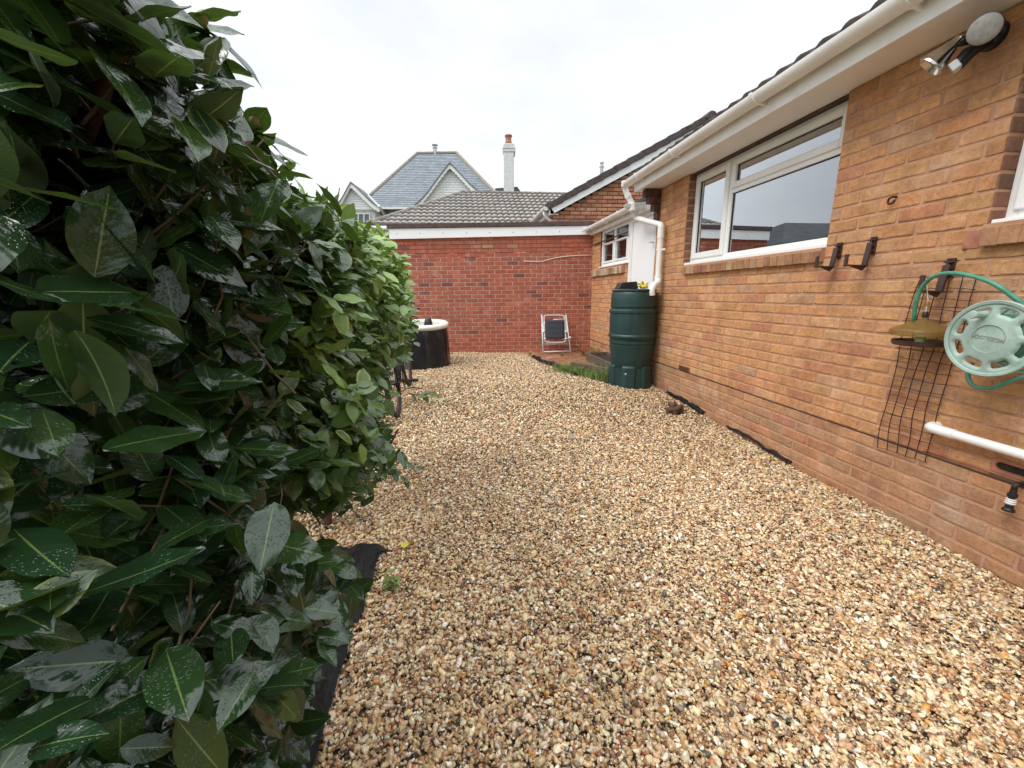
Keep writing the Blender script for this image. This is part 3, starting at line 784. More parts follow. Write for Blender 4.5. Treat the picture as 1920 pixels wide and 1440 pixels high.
# --- extension roof edge, fascia and gutter
f = MB(); f.box(WX - .05, WX + .02, 4.99, 7.33, .985 + H, 1.10 + H); f.build('extension_fascia', M['upvc_dirty'], house, bevel=.003)
f = MB(); f.hexa([(WX - .07, 4.99, 1.102 + H), (WX + 2.2, 4.99, 1.102 + H), (WX + 2.2, 8.55, 1.102 + H), (WX - .07, 7.30, 1.102 + H), (WX - .07, 4.99, 1.155 + H), (WX + 2.2, 4.99, 1.155 + H), (WX + 2.2, 8.55, 1.155 + H), (WX - .07, 7.30, 1.155 + H)])
f.build('flat_roof', M['felt'], house, bevel=.006)
def gutter(name, xc, ztop, y0, y1, r=.056, mat=None, brackets=(), parent=None, joints=()):
    """half-round trough: closed section with real thickness, open at the top"""
    mb = MB(); seg = 14; ring = []
    for k in range(seg + 1):
        q = math.pi + math.pi * k / seg; ring.append((xc + r * math.cos(q), ztop + r * math.sin(q)))
    for k in range(seg, -1, -1):
        q = math.pi + math.pi * k / seg; ring.append((xc + (r - .004) * math.cos(q), ztop + (r - .004) * math.sin(q)))
    ring = ring[:]
    n_ = len(ring); vs = [(x, y0, z) for x, z in ring] + [(x, y1, z) for x, z in ring]
    mb.add(vs, [(k, (k + 1) % n_, n_ + (k + 1) % n_, n_ + k) for k in range(n_)])
    for ye, t in ((y0, -.006), (y1, .006)):       # stop ends
        mb.extr([(xc + (r + .003) * math.cos(math.pi + math.pi * k / seg), ye, ztop + (r + .003) * math.sin(math.pi + math.pi * k / seg)) for k in range(seg + 1)], (0, t, 0))
    g_ = mb.build(name, mat or M['upvc_dirty'], parent or house, smooth=True, auto=35)
    for yb in brackets:
        b_ = MB(); ro, ri = r + .011, r + .0005; rg = []
        for k in range(seg + 1):
            q = math.pi + math.pi * k / seg; rg.append((xc + ro * math.cos(q), ztop + .004 + ro * math.sin(q)))
        for k in range(seg, -1, -1):
            q = math.pi + math.pi * k / seg; rg.append((xc + ri * math.cos(q), ztop + .004 + ri * math.sin(q)))
        m_ = len(rg); b_.add([(x, yb - .015, z) for x, z in rg] + [(x, yb + .015, z) for x, z in rg],
                             [(k, (k + 1) % m_, m_ + (k + 1) % m_, m_ + k) for k in range(m_)] + [tuple(range(m_))[::-1], tuple(range(m_, 2 * m_))])
        b_.extr([(xc + .02, yb - .009, ztop - r - .004), (xc + r + .006, yb - .009, ztop - .03), (xc + r + .006, yb - .009, ztop - .075)], (0, .018, 0))
        b_.build('bracket', mat or M['upvc_dirty'], g_, bevel=.0015)
    return g_
gutter('gutter', 2.283, 1.095 + H, 5.25, 7.42, brackets=(5.75, 6.35, 6.95))
# --- main eaves
SOF = 1.175 + H
MB().box(2.148, WX + .27, -1.2, 4.985, SOF, SOF + .010).build('soffit', M['soffit'], house)
for yj in (4.05, 1.2):
    MB().box(2.15, WX - .002, yj - .004, yj + .004, SOF - .003, SOF - .0005).build('soffit_joint', M['upvc_dirty'], house)
MB().box(2.135, 2.147, -1.2, 4.99, SOF - .008, SOF + .135).build('fascia', M['upvc_dirty'], house, bevel=.003)
MB().extr([(2.15, 4.986, SOF + .0), (2.44, 4.986, SOF + .0), (2.44, 4.986, SOF + .27), (2.15, 4.986, SOF + .13)], (0, .012, 0)).build('box_end', M['upvc_dirty'], house)
gutter('gutter', 2.076, 1.300 + H, -1.2, 5.08, brackets=(1.0, 1.9, 2.86, 3.95, 4.72), r=.058)
# union collars (thicker sleeves at the joints)
# roof of big interlocking tiles
SL = math.tan(R_(28)); cs = math.cos(R_(28))
tv, tf, tuv = [], [], []
def tiled(u0f, u1f, org, u, up, smax, row, tw, amp, tilt, name, mat, parent, sub=6, smin=0.0):
    """tile courses on a slope: org + u*a + up*s ; waves across, each course tipped over the one below"""
    u, up, org = [np.asarray(q, float) for q in (u, up, org)]; n = np.cross(u, up); n /= np.linalg.norm(n)
    if n[2] < 0: n = -n
    V, Fc, UV = [], [], []; s0 = smin; r = 0
    while s0 < smax - 1e-4:
        s1 = min(s0 + row, smax)
        La, Lb, Ra, Rb = u0f(s0), u0f(s1), u1f(s0), u1f(s1)
        lo, hi = min(La, Lb), max(Ra, Rb); st = tw / sub
        us = np.arange(math.floor(lo / st), math.ceil(hi / st) + 1) * st
        k0_ = len(V)
        for a_ in us:
            for (ss, l_, h_, hgt) in ((s0, La, Ra, -.004), (s0 - tilt * .6, La, Ra, tilt), (s1, Lb, Rb, .002)):
                aa = min(max(a_, l_), h_); wv = amp * abs(math.sin(math.pi * aa / tw)) ** .7
                V.append(org + u * aa + up * ss + n * (hgt + (wv if hgt != -.004 else wv * .25))); UV.append((aa, ss + (.001 if ss == s0 else -.001)))
        for i in range(len(us) - 1):
            k = k0_ + i * 3
            Fc += [(k, k + 3, k + 4, k + 1), (k + 1, k + 4, k + 5, k + 2)]
        s0 = s1; r += 1
    return np_mesh(name, V, np.array(Fc), mat, parent, uv=np.array(UV), smooth=False)
upv = np.array([cs, 0, cs * SL])
tiled(lambda s_: 0, lambda s_: 6.15, (2.085, -1.15, 1.300 + H), (0, 1, 0), upv, 3.4, .33, .155, .040, .022, 'roof', M['darktile'], house)
MB().extr([(2.12, -1.15, SOF + .12), (5.1, -1.15, SOF + .12 + 2.98 * SL), (5.1, -1.15, SOF + .09 + 2.98 * SL), (2.15, -1.15, SOF + .10)], (0, 6.12, 0)).build('roof_deck', M['felt'], house)
# dark brick corbel under the end of the eaves
cb = MB()
for i, (x0, z0_) in enumerate(((2.20, 1.09), (2.25, 1.01), (2.31, .93), (2.355, .80))):
    cb.box(x0, WX - .002, 4.82, 4.905, z0_ + H + .003, z0_ + H + (.078 if i < 3 else .125))
random.seed(3)
MM = simple('sooty_brick', (.12, .055, .045), .85, var=.35, scale=20, bmp=.5)
cb.build('corbel', MM, house, bevel=.004)
# --- downpipe with swan neck and junction
dpm = MB(); X1 = 2.33
def P(x, y, X=None, **k): return aX(x, y, X)
r_ = .034
pa = [aX(1172, 346, 2.11), aX(1173, 357, 2.12), aX(1177, 367, 2.15), aX(1184, 381, 2.2), aX(1188, 392, 2.22)]
dpm.tube(spline(pa, 5), r_, 14)
dpm.tube([aX(1172, 340, 2.10), aX(1172, 350, 2.10)], .045, 14)
dpm.tube([aX(1176, 364, 2.14), aX(1178, 370, 2.155)], .040, 14)
pb = [aX(1188, 384, 2.22), aX(1190, 400, 2.24), aX(1192, 408, 2.26), aX(1200, 411, 2.28), aX(1233, 420, 2.325), aX(1239, 422, 2.33), aX(1240, 430, 2.33)]
dpm.tube(spline(pb, 6), r_, 14)
dpm.tube([aX(1190, 397, 2.235), aX(1191, 406, 2.255)], .040, 14)
T = aX(1240, 426, 2.33); B = aX(1233.5, 521, 2.33)
dpm.tube([T, (T[0], T[1], B[2])], r_, 14)
dpm.tube([(T[0], T[1], T[2] - .12), (T[0], T[1], T[2] + .01)], .039, 14)
dpm.tube([(T[0], T[1], B[2] + .03), (T[0], T[1], B[2] - .03)], .041, 14)
dpm.tube(spline([(T[0], T[1], B[2]), (T[0] - .012, T[1] - .02, B[2] - .05), (T[0] - .07, T[1] - .05, B[2] - .085), (T[0] - .10, T[1] - .07, B[2] - .13), (T[0] - .10, T[1] - .07, B[2] - .20)], 6), .037, 14)
dp = dpm.build('downpipe', M['upvc'], house, smooth=True, auto=50)
J = aX(1190, 388, 2.22)
hp = MB(); hp.hexa([(J[0] - .10, J[1] - .03, J[2] - .012), (J[0] + .12, J[1] - .03, J[2] - .03), (J[0] + .12, J[1] + .06, J[2] - .03), (J[0] - .10, J[1] + .06, J[2] - .012),
                    (J[0] - .13, J[1] - .04, J[2] + .030), (J[0] + .17, J[1] - .04, J[2] + .055), (J[0] + .17, J[1] + .07, J[2] + .055), (J[0] - .13, J[1] + .07, J[2] + .030)])
hp.tube([(J[0] - .02, J[1], J[2] - .05), (J[0] - .02, J[1], J[2] + .04)], .055, 14)
hp.build('hopper', M['upvc_dirty'], dp, bevel=.008)
for z_ in (.53,):
    c_ = MB(); c_.box(T[0] - .044, WX - .002, T[1] - .012, T[1] + .012, z_ * .0 + B[2] + .30, B[2] + .325); c_.box(T[0] - .03, T[0] + .065, T[1] - .10, T[1] - .085, B[2] + .302, B[2] + .323) if 0 else None
    c_.box(T[0] + .0, T[0] + .012, T[1] - .11, T[1] - .01, B[2] + .303, B[2] + .322)
    c_.build('pipe_clip', M['upvc'], dp, bevel=.003)

# --- gable behind the extension
GY = 8.6
def gz(x): return 1.618 + H + (x - 2.085) * (2.409 - 1.618) / (3.613 - 2.085)      # underside of the barge board
zb0 = 1.02 + H
MORTG = mortar_mat('dark_mortar', (.10, .045, .03), (.17, .08, .055))
def gspan(zm):
    xl = 2.085 + (zm - (1.618 + H)) * (3.613 - 2.085) / (2.409 - 1.618)
    xr = 2 * 5.16 - xl
    if xl >= xr - .1: return (0, 0)
    return (max(0, xl - 1.98), min(6.3, xr - 1.98))
bricks('gable_wall', (1.98, GY, 0), (1, 0, 0), (0, -1, 0), 6.3, zb0, 34, .077, .2275, PG, [M['brick_tan'], MORTG], house, span=gspan, seed=8, depth=.008, joint=.015)
A0 = np.array([1.874, GY, 1.748 + H]); A1 = np.array([5.16, GY, 3.46 + H]); sl_ = (A1 - A0) / np.linalg.norm(A1 - A0)
pr = np.cross(sl_, (0, 1, 0)); pr = pr if pr[2] > 0 else -pr
bb = MB(); bb.extr([A0 - pr * .07 - sl_ * .0, A0 - pr * .20 + sl_ * .02, A1 - pr * .235, A1 - pr * .07], (0, .03, 0))
bb.v = [(x, y - .09, z) for x, y, z in bb.v]
mir = [(2 * A1[0] - x, y, z) for x, y, z in bb.v]
bb.add(mir, [tuple(reversed(f)) for f in bb.f[:6]])
bb.build('barge_board', M['board'], house)
vt = MB(); n_t = 12; Lg = np.linalg.norm(A1 - A0)
for sgn in (1, -1):
    for i in range(n_t):
        s0, s1 = i / n_t * Lg - .05, (i + 1) / n_t * Lg - .03
        a_, b_ = A0 + sl_ * s0 + pr * .012, A0 + sl_ * s1 - pr * .004
        pl = [a_ - pr * .10, b_ - pr * .10, b_ + pr * .02, a_ + pr * .02]
        if sgn < 0: pl = [np.array([2 * A1[0] - p[0], p[1], p[2]]) for p in pl][::-1]
        pl = [p + np.array([0, -.12 - .004 * (i % 2), 0]) for p in pl]
        vt.extr(pl, (0, .20, 0))
vt.lathe([(.001, -.03), (.10, -.03), (.11, 0), (.11, .5), (.001, .5)], A1 + np.array([0, -.16, -.06]), 16, 'y')
vt.build('verge_tiles', M['darktile'], house, bevel=.01)
rp = MB(); rp.extr([A0 + np.array([0, 0, -.06]), A1 + np.array([0, 0, -.06]), np.array([2 * A1[0] - A0[0], GY, A0[2] - .06])], (0, 9, 0)); rp.v = [(x, y + .08, z) for x, y, z in rp.v]
rp.build('gable_roof', M['darktile'], house)
MB().box(2.0, 8.2, GY + .02, 17, -.2, 1.6 + H).build('rear_wing', M['mortar_tan'], house)
gut2 = gutter('gutter', A0[0] - .05, A0[2] - .055, GY - .05, 12.5, r=.06, brackets=(8.75, 9.6, 10.5), mat=M['upvc'])
MB().box(A0[0] + .015, A0[0] + .035, GY - .04, 12.5, A0[2] - .20, A0[2] - .05).build('fascia', M['upvc'], house)
MB().box(A0[0] + .035, 2.08, GY - .03, 12.5, A0[2] - .19, A0[2] - .175).build('soffit', M['upvc'], house)
sn = MB(); q0 = np.array([A0[0] - .05, GY + .12, A0[2] - .11]); sn.tube(spline([q0, q0 + (0, 0, -.06), q0 + (.10, 0, -.16), q0 + (.17, 0, -.22), q0 + (.17, 0, -.6)], 5), .034, 12); sn.build('downpipe', M['upvc'], house, smooth=True)
fl = MB(); F0 = aF(1128, 322, 11.5); fl.lathe([(.045, -.5), (.045, .10), (.06, .10), (.06, .13), (.035, .14), (.035, .19), (.055, .20), (.055, .22), (.01, .235)], F0, 14); fl.build('flue', M['steel'], house, smooth=True, auto=40)

# --- small fixtures of the wall (parts of the house)
av = MB(); av.box(WX - .010, WX - .002, 3.93, 4.14, -.838 + H, -.790 + H); avo = av.build('air_vent', M['terra'], house, bevel=.003)
for k in range(3): MB().box(WX - .013, WX - .009, 3.94, 4.13, -.832 + H + k * .014, -.825 + H + k * .014).build('slot', M['black'], avo)
# near air brick: terracotta frame round a slot backed by a dark plate
ab = MB(); yc0, yc1, zc = 1.205, 1.432, -.788 + H
outer = [(yc0, zc - .034), (yc1, zc - .034), (yc1, zc + .034), (yc0, zc + .034)]
nn = 10; inner = []
for k in range(nn + 1): q = -math.pi / 2 + math.pi * k / nn; inner.append((yc1 - .03 + .018 * math.cos(q), zc + .018 * math.sin(q)))
for k in range(nn + 1): q = math.pi / 2 + math.pi * k / nn; inner.append((yc0 + .03 + .018 * math.cos(q), zc + .018 * math.sin(q)))
def ang(p): return math.atan2((p[1] - zc) * 3, p[0] - (yc0 + yc1) / 2)
N_ = 48; cy = (yc0 + yc1) / 2; vs = []
def hit(poly, th):
    d = (math.cos(th), math.sin(th)); best = 1e9
    for i in range(len(poly)):
        (x1, y1), (x2, y2) = poly[i], poly[(i + 1) % len(poly)]
        ax_, ay_ = x1 - cy, y1 - zc; bx_, by_ = x2 - x1, y2 - y1; den = d[0] * by_ - d[1] * bx_
        if abs(den) < 1e-12: continue
        t = (ax_ * by_ - ay_ * bx_) / den; s_ = (ax_ * d[1] - ay_ * d[0]) / den
        if t > 0 and -1e-6 <= s_ <= 1 + 1e-6: best = min(best, t)
    return (cy + d[0] * best, zc + d[1] * best)
for k in range(N_):
    th = 2 * math.pi * (k + .5) / N_; th = math.atan2(math.sin(th) * .3, math.cos(th))
    o_, i_ = hit(outer, th), hit(inner, th)
    vs += [(WX - .006, *o_), (WX - .006, *i_), (WX + .05, *i_)]
ab.add(vs, [(3 * k, 3 * k + 1, 3 * ((k + 1) % N_) + 1, 3 * ((k + 1) % N_)) for k in range(N_)] + [(3 * k + 1, 3 * k + 2, 3 * ((k + 1) % N_) + 2, 3 * ((k + 1) % N_) + 1) for k in range(N_)])
abo = ab.build('air_brick', M['terra'], house)
MB().box(WX + .004, WX + .008, yc0 + .005, yc1 - .005, zc - .03, zc + .03).build('dark_backing', M['soil'], abo)  # dark plate painting in the shade inside the slot
MB().box(WX - .010, WX + .004, .9, 1.70, zc - .042, zc - .036).build('flashing', M['terra'], house)

# white waste pipe out of the wall
wp = thing('waste_pipe', 'white plastic waste pipe sloping along the brick wall at right edge', 'pipe', (2.35, 1.66, .59))
m_ = MB(); q0 = np.array([WX + .02, 1.675, -.690 + H]); m_.tube(spline([q0, q0 + (-.05, 0, 0), q0 + (-.072, -.02, 0), q0 + (-.078, -.06, 0), q0 + (-.078, -.12, 0)], 5), .0245, 16)
m_.build('elbow', M['upvc'], wp, smooth=True, auto=50)
MB().tube([q0 + (-.078, -.10, 0), q0 + (-.078, -1.6, -.02)], .0215, 16).build('pipe', M['upvc'], wp, smooth=True, auto=50)

# tap / hose connector hanging below the damp course
tp = thing('garden_tap', 'grey outdoor tap with black hose connector at lower right edge', 'tap', (2.36, 1.31, .39))
tx, ty = 2.345, 1.312
MB().lathe([(.010, .0), (.012, -.02), (.016, -.022), (.016, -.034), (.011, -.038), (.011, -.045)], (tx, ty, -.852 + H), 16)  .build('spout', M['rust'], tp, smooth=True, auto=30)
MB().lathe([(.013, 0), (.017, -.003), (.014, -.008), (.018, -.012), (.014, -.017), (.018, -.021), (.015, -.026)], (tx, ty, -.896 + H), 16).build('thread', M['whitemetal'], tp, smooth=True, auto=30)
MB().lathe([(.013, 0), (.014, -.018), (.020, -.024), (.021, -.032), (.012, -.034)], (tx, ty, -.922 + H), 16).build('connector', M['black'], tp, smooth=True, auto=30)
MB().tube([(WX, ty, -.83 + H), (tx + .01, ty, -.83 + H), (tx, ty, -.835 + H), (tx, ty, -.856 + H)], .010, 12).build('tap_body', M['rust'], tp, smooth=True)

# iron screw hook
hk = MB(); hc = np.array([WX - .03, 2.09, .471 + H])
hk.tube([(WX, 2.09, .490 + H), (WX - .02, 2.09, .490 + H)] + [(hc[0] + .006 * 0, hc[1] + .017 * math.sin(R_(t)), hc[2] + .017 * math.cos(R_(t))) for t in range(20, 290, 18)], .0058, 8)
o = hk.build('screw_hook', M['rust'], loc=(WX, 2.09, .49 + H), smooth=True); tag(o, 'small black iron hook screwed into bare brickwork between the windows', 'hook')

# brown brackets
def bracket(y, z0_, z1_, xo, label, tip=.07):
    t = thing('wall_bracket', label, 'bracket', (WX, y, z0_), 'brown brackets screwed to the brick wall')
    m_ = MB(); m_.box(WX - .014, WX - .001, y - .018, y + .018, z1_ - .075, z1_ + .022); m_.build('wall_plate', M['brownplastic'], t, bevel=.003)
    m_ = MB()
    for k in range(3): m_.box(WX - .026, WX - .013, y - .020, y + .020, z1_ - .060 + k * .030, z1_ - .052 + k * .030)
    m_.box(WX - .028, WX - .012, y - .005, y + .005, z1_ - .062, z1_ + .018); m_.build('clip', M['brownplastic'], t, bevel=.002)
    m_ = MB()
    m_.bar((WX - .026, y, z1_ - .01), (WX - .042, y, z0_ + .006), .030, .014)
    m_.build('strut', M['brownplastic'], t, bevel=.003)
    m_ = MB(); m_.bar((WX - .030, y, z0_ + .004), (xo, y, z0_ + .008), .036, .008); m_.extr([(WX - .030, y - .004, z0_), (xo + .03, y - .004, z0_ + .002), (WX - .050, y - .004, z0_ - .024)], (0, .008, 0)); m_.build('arm', M['brownplastic'], t, bevel=.002)
    m_ = MB(); m_.bar((xo, y, z0_), (xo, y, z0_ + tip), .020, .010, (1, 0, 0)); m_.build('upturned_tip', M['brownplastic'], t, bevel=.002)
    return t
bracket(2.385, .135 + H, .265 + H, 2.25, 'brown wall bracket directly below the end of the window sill')
bracket(2.17, .128 + H, .272 + H, 2.235, 'brown empty wall bracket right of the sill-end bracket')
bracket(1.762, -.022 + H, .120 + H, 2.25, 'brown wall bracket carrying the green hose and bird feeder', tip=.085)

# security light
sc_ = thing('security_light', 'black twin spot security light under the white eaves, round frosted lens', 'light', (WX, 1.8, 1.1 + H))
b_ = MB(); b_.lathe([(.001, 0), (.055, .001), (.055, .022), (.045, .03), (.001, .031)], (WX - .001, 1.79, 1.085 + H), 20, axis=([0, 1, 0], [0, 0, 1], [-1, 0, 0])); b_.build('base', M['black'], sc_, smooth=True, auto=40)
C1 = aX(1847, 54, 2.20); C2 = aX(1762, 108, 2.22); C3 = aX(1803, 116, 2.26)
hub = np.array([WX - .03, 1.79, 1.085 + H])
def basis(d):
    d = np.array(d, float); d /= np.linalg.norm(d); a_ = np.cross(d, (0, 0, 1.)); a_ /= np.linalg.norm(a_); return (a_, np.cross(d, a_), d)
dirc = np.array([0, 0, H]) - C1; dirc = dirc / np.linalg.norm(dirc) + np.array([-.25, .15, -.1])
bs = basis(dirc)
b_ = MB(); b_.lathe([(.022, -.11), (.03, -.10), (.034, -.06), (.052, -.008), (.054, .0), (.054, .006), (.052, .008)], C1, 30, axis=bs); l1 = b_.build('lamp', M['black'], sc_, smooth=True, auto=40)
b_ = MB(); b_.lathe([(.0525, .004), (.052, .009), (.04, .015), (.015, .018), (.0005, .0185)], C1, 40, axis=bs); b_.build('lens', M['glasslens'], l1, smooth=True)
b_ = MB(); b_.tube([hub, C1 - bs[2] * .10], .018, 10); b_.build('arm', M['black'], sc_, smooth=True)
bs2 = basis((-.45, .55, -.75))
b_ = MB(); b_.lathe([(.018, -.08), (.020, -.055), (.026, -.048), (.034, -.024), (.056, .026), (.059, .031), (.059, .040), (.052, .043), (.038, .024), (.001, .018)], C2, 30, axis=bs2); l2 = b_.build('lamp', M['chrome'], sc_, smooth=True, auto=40)
l2['label'] = 'bare silver reflector lamp pointing down'
b_ = MB(); b_.tube([hub, C2 - bs2[2] * .06], .020, 10); b_.build('arm', M['black'], sc_, smooth=True)
b_ = MB(); b_.tube([hub + (0, 0, -.02), C3 + (.02, .0, .03), C3 + (-.005, .012, -.012)], [.02, .028, .026], 12); s_ = b_.build('sensor', M['black'], sc_, smooth=True, auto=50)
bs3 = basis((-.35, .6, -.45)); b_ = MB(); b_.obox(C3 + bs3[2] * .02, bs3[0] * .024, bs3[1] * .020, bs3[2] * .016); b_.build('sensor_window', M['whitemetal'], s_, bevel=.005)

# netting on the wall
nm = MB(); random.seed(4)
TL, TR, BL, BR = [aX(*p, WX - .012) for p in ((1727, 520), (1833, 520), (1648, 838), (1735, 866))]
NC, NR = 6, 19
def netp(i, j):
    u_, v_ = i / (NC - 1), j / (NR - 1)
    p = (TL * (1 - u_) + TR * u_) * (1 - v_) + (BL * (1 - u_) + BR * u_) * v_
    w_ = math.sin(v_ * 9 + u_ * 2) * .006 + math.sin(v_ * 23 + i) * .002
    bl = .015 * math.sin(v_ * math.pi) * (1 - u_)
    return p + np.array([-.010 * abs(math.sin(v_ * 5 + u_ * 3)), w_ + bl, .003 * math.sin(i * 2 + j)])
NG = [[netp(i, j) for j in range(NR)] for i in range(NC)]
for i in range(NC): nm.tube(spline(NG[i], 3), .0024, 5)
for j in range(NR):
    row = [NG[i][j] for i in range(NC)]
    row = [row[0] + np.array([0, .010, 0])] + row + [row[-1] + np.array([0, -.010, 0])]
    nm.tube(row, .0018, 5)
o = nm.build('garden_netting', M['mesh'], loc=(WX - .02, 1.8, .38), smooth=True); tag(o, 'strip of brown plastic netting hanging on the wall behind the bird feeder', 'netting')

# bird feeder
fx, fy = 2.265, 1.730
fd = thing('bird_feeder', 'hanging bird feeder with amber dome and dark tray', 'bird feeder', (fx, fy, H - .27))
MB().tube([(2.262, 1.755, .045 + H), (fx, fy, -.06 + H), (fx, fy, -.14 + H)], .0018, 6).build('cord', M['whitemetal'], fd)
MB().lathe([(.001, .0), (.010, -.004), (.012, -.012), (.009, -.02), (.001, -.022)], (fx, fy, -.062 + H), 12).build('bead', M['amber'], fd, smooth=True)
MB().lathe([(.008, 0), (.011, -.004), (.011, -.026), (.007, -.03)], (fx, fy, -.112 + H), 12).build('hook_collar', M['black'], fd, smooth=True, auto=40)
MB().lathe([(.006, 0), (.010, -.012), (.03, -.020), (.075, -.040), (.108, -.056), (.118, -.062), (.121, -.070), (.121, -.092), (.117, -.092), (.116, -.070), (.10, -.059), (.03, -.026), (.004, -.02)], (fx, fy, -.135 + H), 40).build('canopy', M['amber'], fd, smooth=True, auto=40)
MB().lathe([(.020, 0), (.020, -.012), (.023, -.014), (.023, -.022), (.019, -.024), (.019, -.048)], (fx, fy, -.215 + H), 20).build('feeder_tube', M['palegreen'], fd, smooth=True, auto=30)
MB().lathe([(.0005, -.018), (.098, -.018), (.104, -.012), (.106, .006), (.101, .006), (.096, -.008), (.0005, -.009)], (fx, fy, -.258 + H), 40).build('tray', M['brownplastic'], fd, smooth=True, auto=30)

# hose reel
RX = 2.15; RC = np.array([RX, 1.385, -.205 + H]); RR = .150
hr = thing('hose_reel', 'round pale green hose reel mounted on the brick wall', 'hose reel', (WX, 1.385, H - .2))
def disc_with_holes(xc, R__, name, mat, parent, bulge=.012):
    nt_, nr = 300, 46; V = []; Fc = []
    for j in range(nr + 1):
        r = R__ * (.36 + .64 * j / nr)
        for i in range(nt_):
            q = 2 * math.pi * i / nt_; t = (r / R__ - .36) / .64
            dx = -bulge * (1 - t) - (.006 if t > .93 else 0)
            V.append((xc + dx, RC[1] + r * math.cos(q), RC[2] + r * math.sin(q)))
    nh = 8
    def inside(r, q):
        k = round((q - R_(20)) / (2 * math.pi / nh)); qa = q - R_(20) - k * 2 * math.pi / nh
        a_ = qa * .72 * R__; b_ = r - .73 * R__; hx, hy = .115 * R__, .022 * R__; rr_ = .085 * R__
        return math.hypot(max(abs(a_) - hx, 0), max(abs(b_) - hy, 0)) < rr_
    def near(r, q):
        k = round((q - R_(20)) / (2 * math.pi / nh)); qa = q - R_(20) - k * 2 * math.pi / nh
        a_ = qa * .72 * R__; b_ = r - .73 * R__; hx, hy = .115 * R__, .022 * R__
        return math.hypot(max(abs(a_) - hx, 0), max(abs(b_) - hy, 0)) - .085 * R__
    for j in range(nr + 1):
        r = R__ * (.36 + .64 * j / nr)
        for i in range(nt_):
            d = near(r, 2 * math.pi * i / nt_)
            if d < .05 * R__:
                v = V[j * nt_ + i]; V[j * nt_ + i] = (v[0] + .007 * (1 - max(d, 0) / (.05 * R__)), v[1], v[2])
    for j in range(nr):
        for i in range(nt_):
            if inside(R__ * (.36 + .64 * (j + .5) / nr), 2 * math.pi * (i + .5) / nt_): continue
            Fc.append((j * nt_ + i, (j + 1) * nt_ + i, (j + 1) * nt_ + (i + 1) % nt_, j * nt_ + (i + 1) % nt_))
    o = np_mesh(name, V, np.array(Fc), mat, parent, smooth=True)
    q = o.modifiers.new('solid', 'SOLIDIFY'); q.thickness = .006; return o
dsk = disc_with_holes(RX, RR, 'front_flange', M['palegreen'], hr)
AXm = ([0, 1, 0], [0, 0, 1], [-1, 0, 0])
MB().lathe([(RR, -.004), (RR + .005, .0), (RR + .005, .012), (RR, .014), (RR - .004, .008)], RC, 64, axis=AXm, caps=False).build('rim', M['palegreen'], dsk, smooth=True)
MB().lathe([(.37 * RR, .0), (.40 * RR, .010), (.40 * RR, .013), (.39 * RR, .014), (.385 * RR, .012), (.37 * RR, .0125), (.36 * RR, .015), (.0005, .017)], RC, 60, axis=AXm, caps=False).build('hub_cap', M['palegreen'], dsk, smooth=True, auto=30)
disc_with_holes(WX - .055, RR, 'rear_flange', M['palegreen'], hr, bulge=0)
kn = aX(1838, 590, RX - .03)
MB().lathe([(.016, -.03), (.014, -.01), (.013, .03), (.017, .036), (.015, .042), (.0005, .044)], kn, 20, axis=AXm).build('handle', M['palegreen'], hr, smooth=True, auto=40)
coil = MB()
for k in range(9):
    for lay in range(2):
        rr_ = .070 + lay * .019; x_ = RX + .022 + k * .019
        if x_ > WX - .07: break
        coil.tube([(x_, RC[1] + rr_ * math.cos(t), RC[2] + rr_ * math.sin(t)) for t in np.linspace(0, 2 * math.pi, 30)], .0095, 8)
coil.build('coiled_hose', M['hose'], hr, smooth=True)
hz = [aX(1950, 600, 2.24), aX(1915, 568, 2.20), aX(1865, 533, 2.17), aX(1820, 517, 2.18), aX(1780, 512, 2.2), aX(1748, 520, 2.22), aX(1727, 542, 2.24), aX(1717, 570, 2.25), aX(1713, 603, 2.28), (WX - .03, 1.86, -.15 + H)]
MB().tube(spline(hz, 8), .0092, 12).build('hose', M['hose'], hr, smooth=True)
hz = [aX(1822, 680, 2.26), aX(1815, 705, 2.24), aX(1827, 724, 2.22), aX(1862, 727, 2.21), aX(1900, 712, 2.22), aX(1935, 700, 2.26)]
MB().tube(spline(hz, 8), .0085, 12).build('hose', M['hose'], hr, smooth=True)
MB().box(WX - .05, WX - .002, RC[1] - .03, RC[1] + .03, RC[2] - .06, RC[2] + .12).build('wall_mount', M['palegreen'], hr, bevel=.005)
MB().lathe([(.016, 0), (.016, RX * 0 + .20)], (RX + .02, RC[1], RC[2]), 16, 'x').build('spindle', M['palegreen'], hr, smooth=True)
def text_mesh(txt, size, name, mat, parent, mw, depth=.0012):
    cu = bpy.data.curves.new(name, 'FONT'); cu.body = txt; cu.size = size; cu.extrude = depth; cu.align_x = 'CENTER'; cu.align_y = 'CENTER'
    t_ = bpy.data.objects.new('tmp', cu); C.objects.link(t_)
    dg = bpy.context.evaluated_depsgraph_get(); me = bpy.data.meshes.new_from_object(t_.evaluated_get(dg))
    V = np.array([mw @ v.co for v in me.vertices]); Fc = [tuple(p.vertices) for p in me.polygons]
    bpy.data.objects.remove(t_); return np_mesh(name, V, Fc, mat, parent)
# lettering on the hub, wheel stopped upside down
mw = Matrix(((0, 0, -1, RC[0] - .0178), (1, 0, 0, RC[1]), (0, -1, 0, RC[2] + .004), (0, 0, 0, 1))) @ Matrix.Rotation(R_(-8), 4, 'Z')
text_mesh('HOZELOCK', .0205, 'lettering', M['glasslens'], dsk, mw)

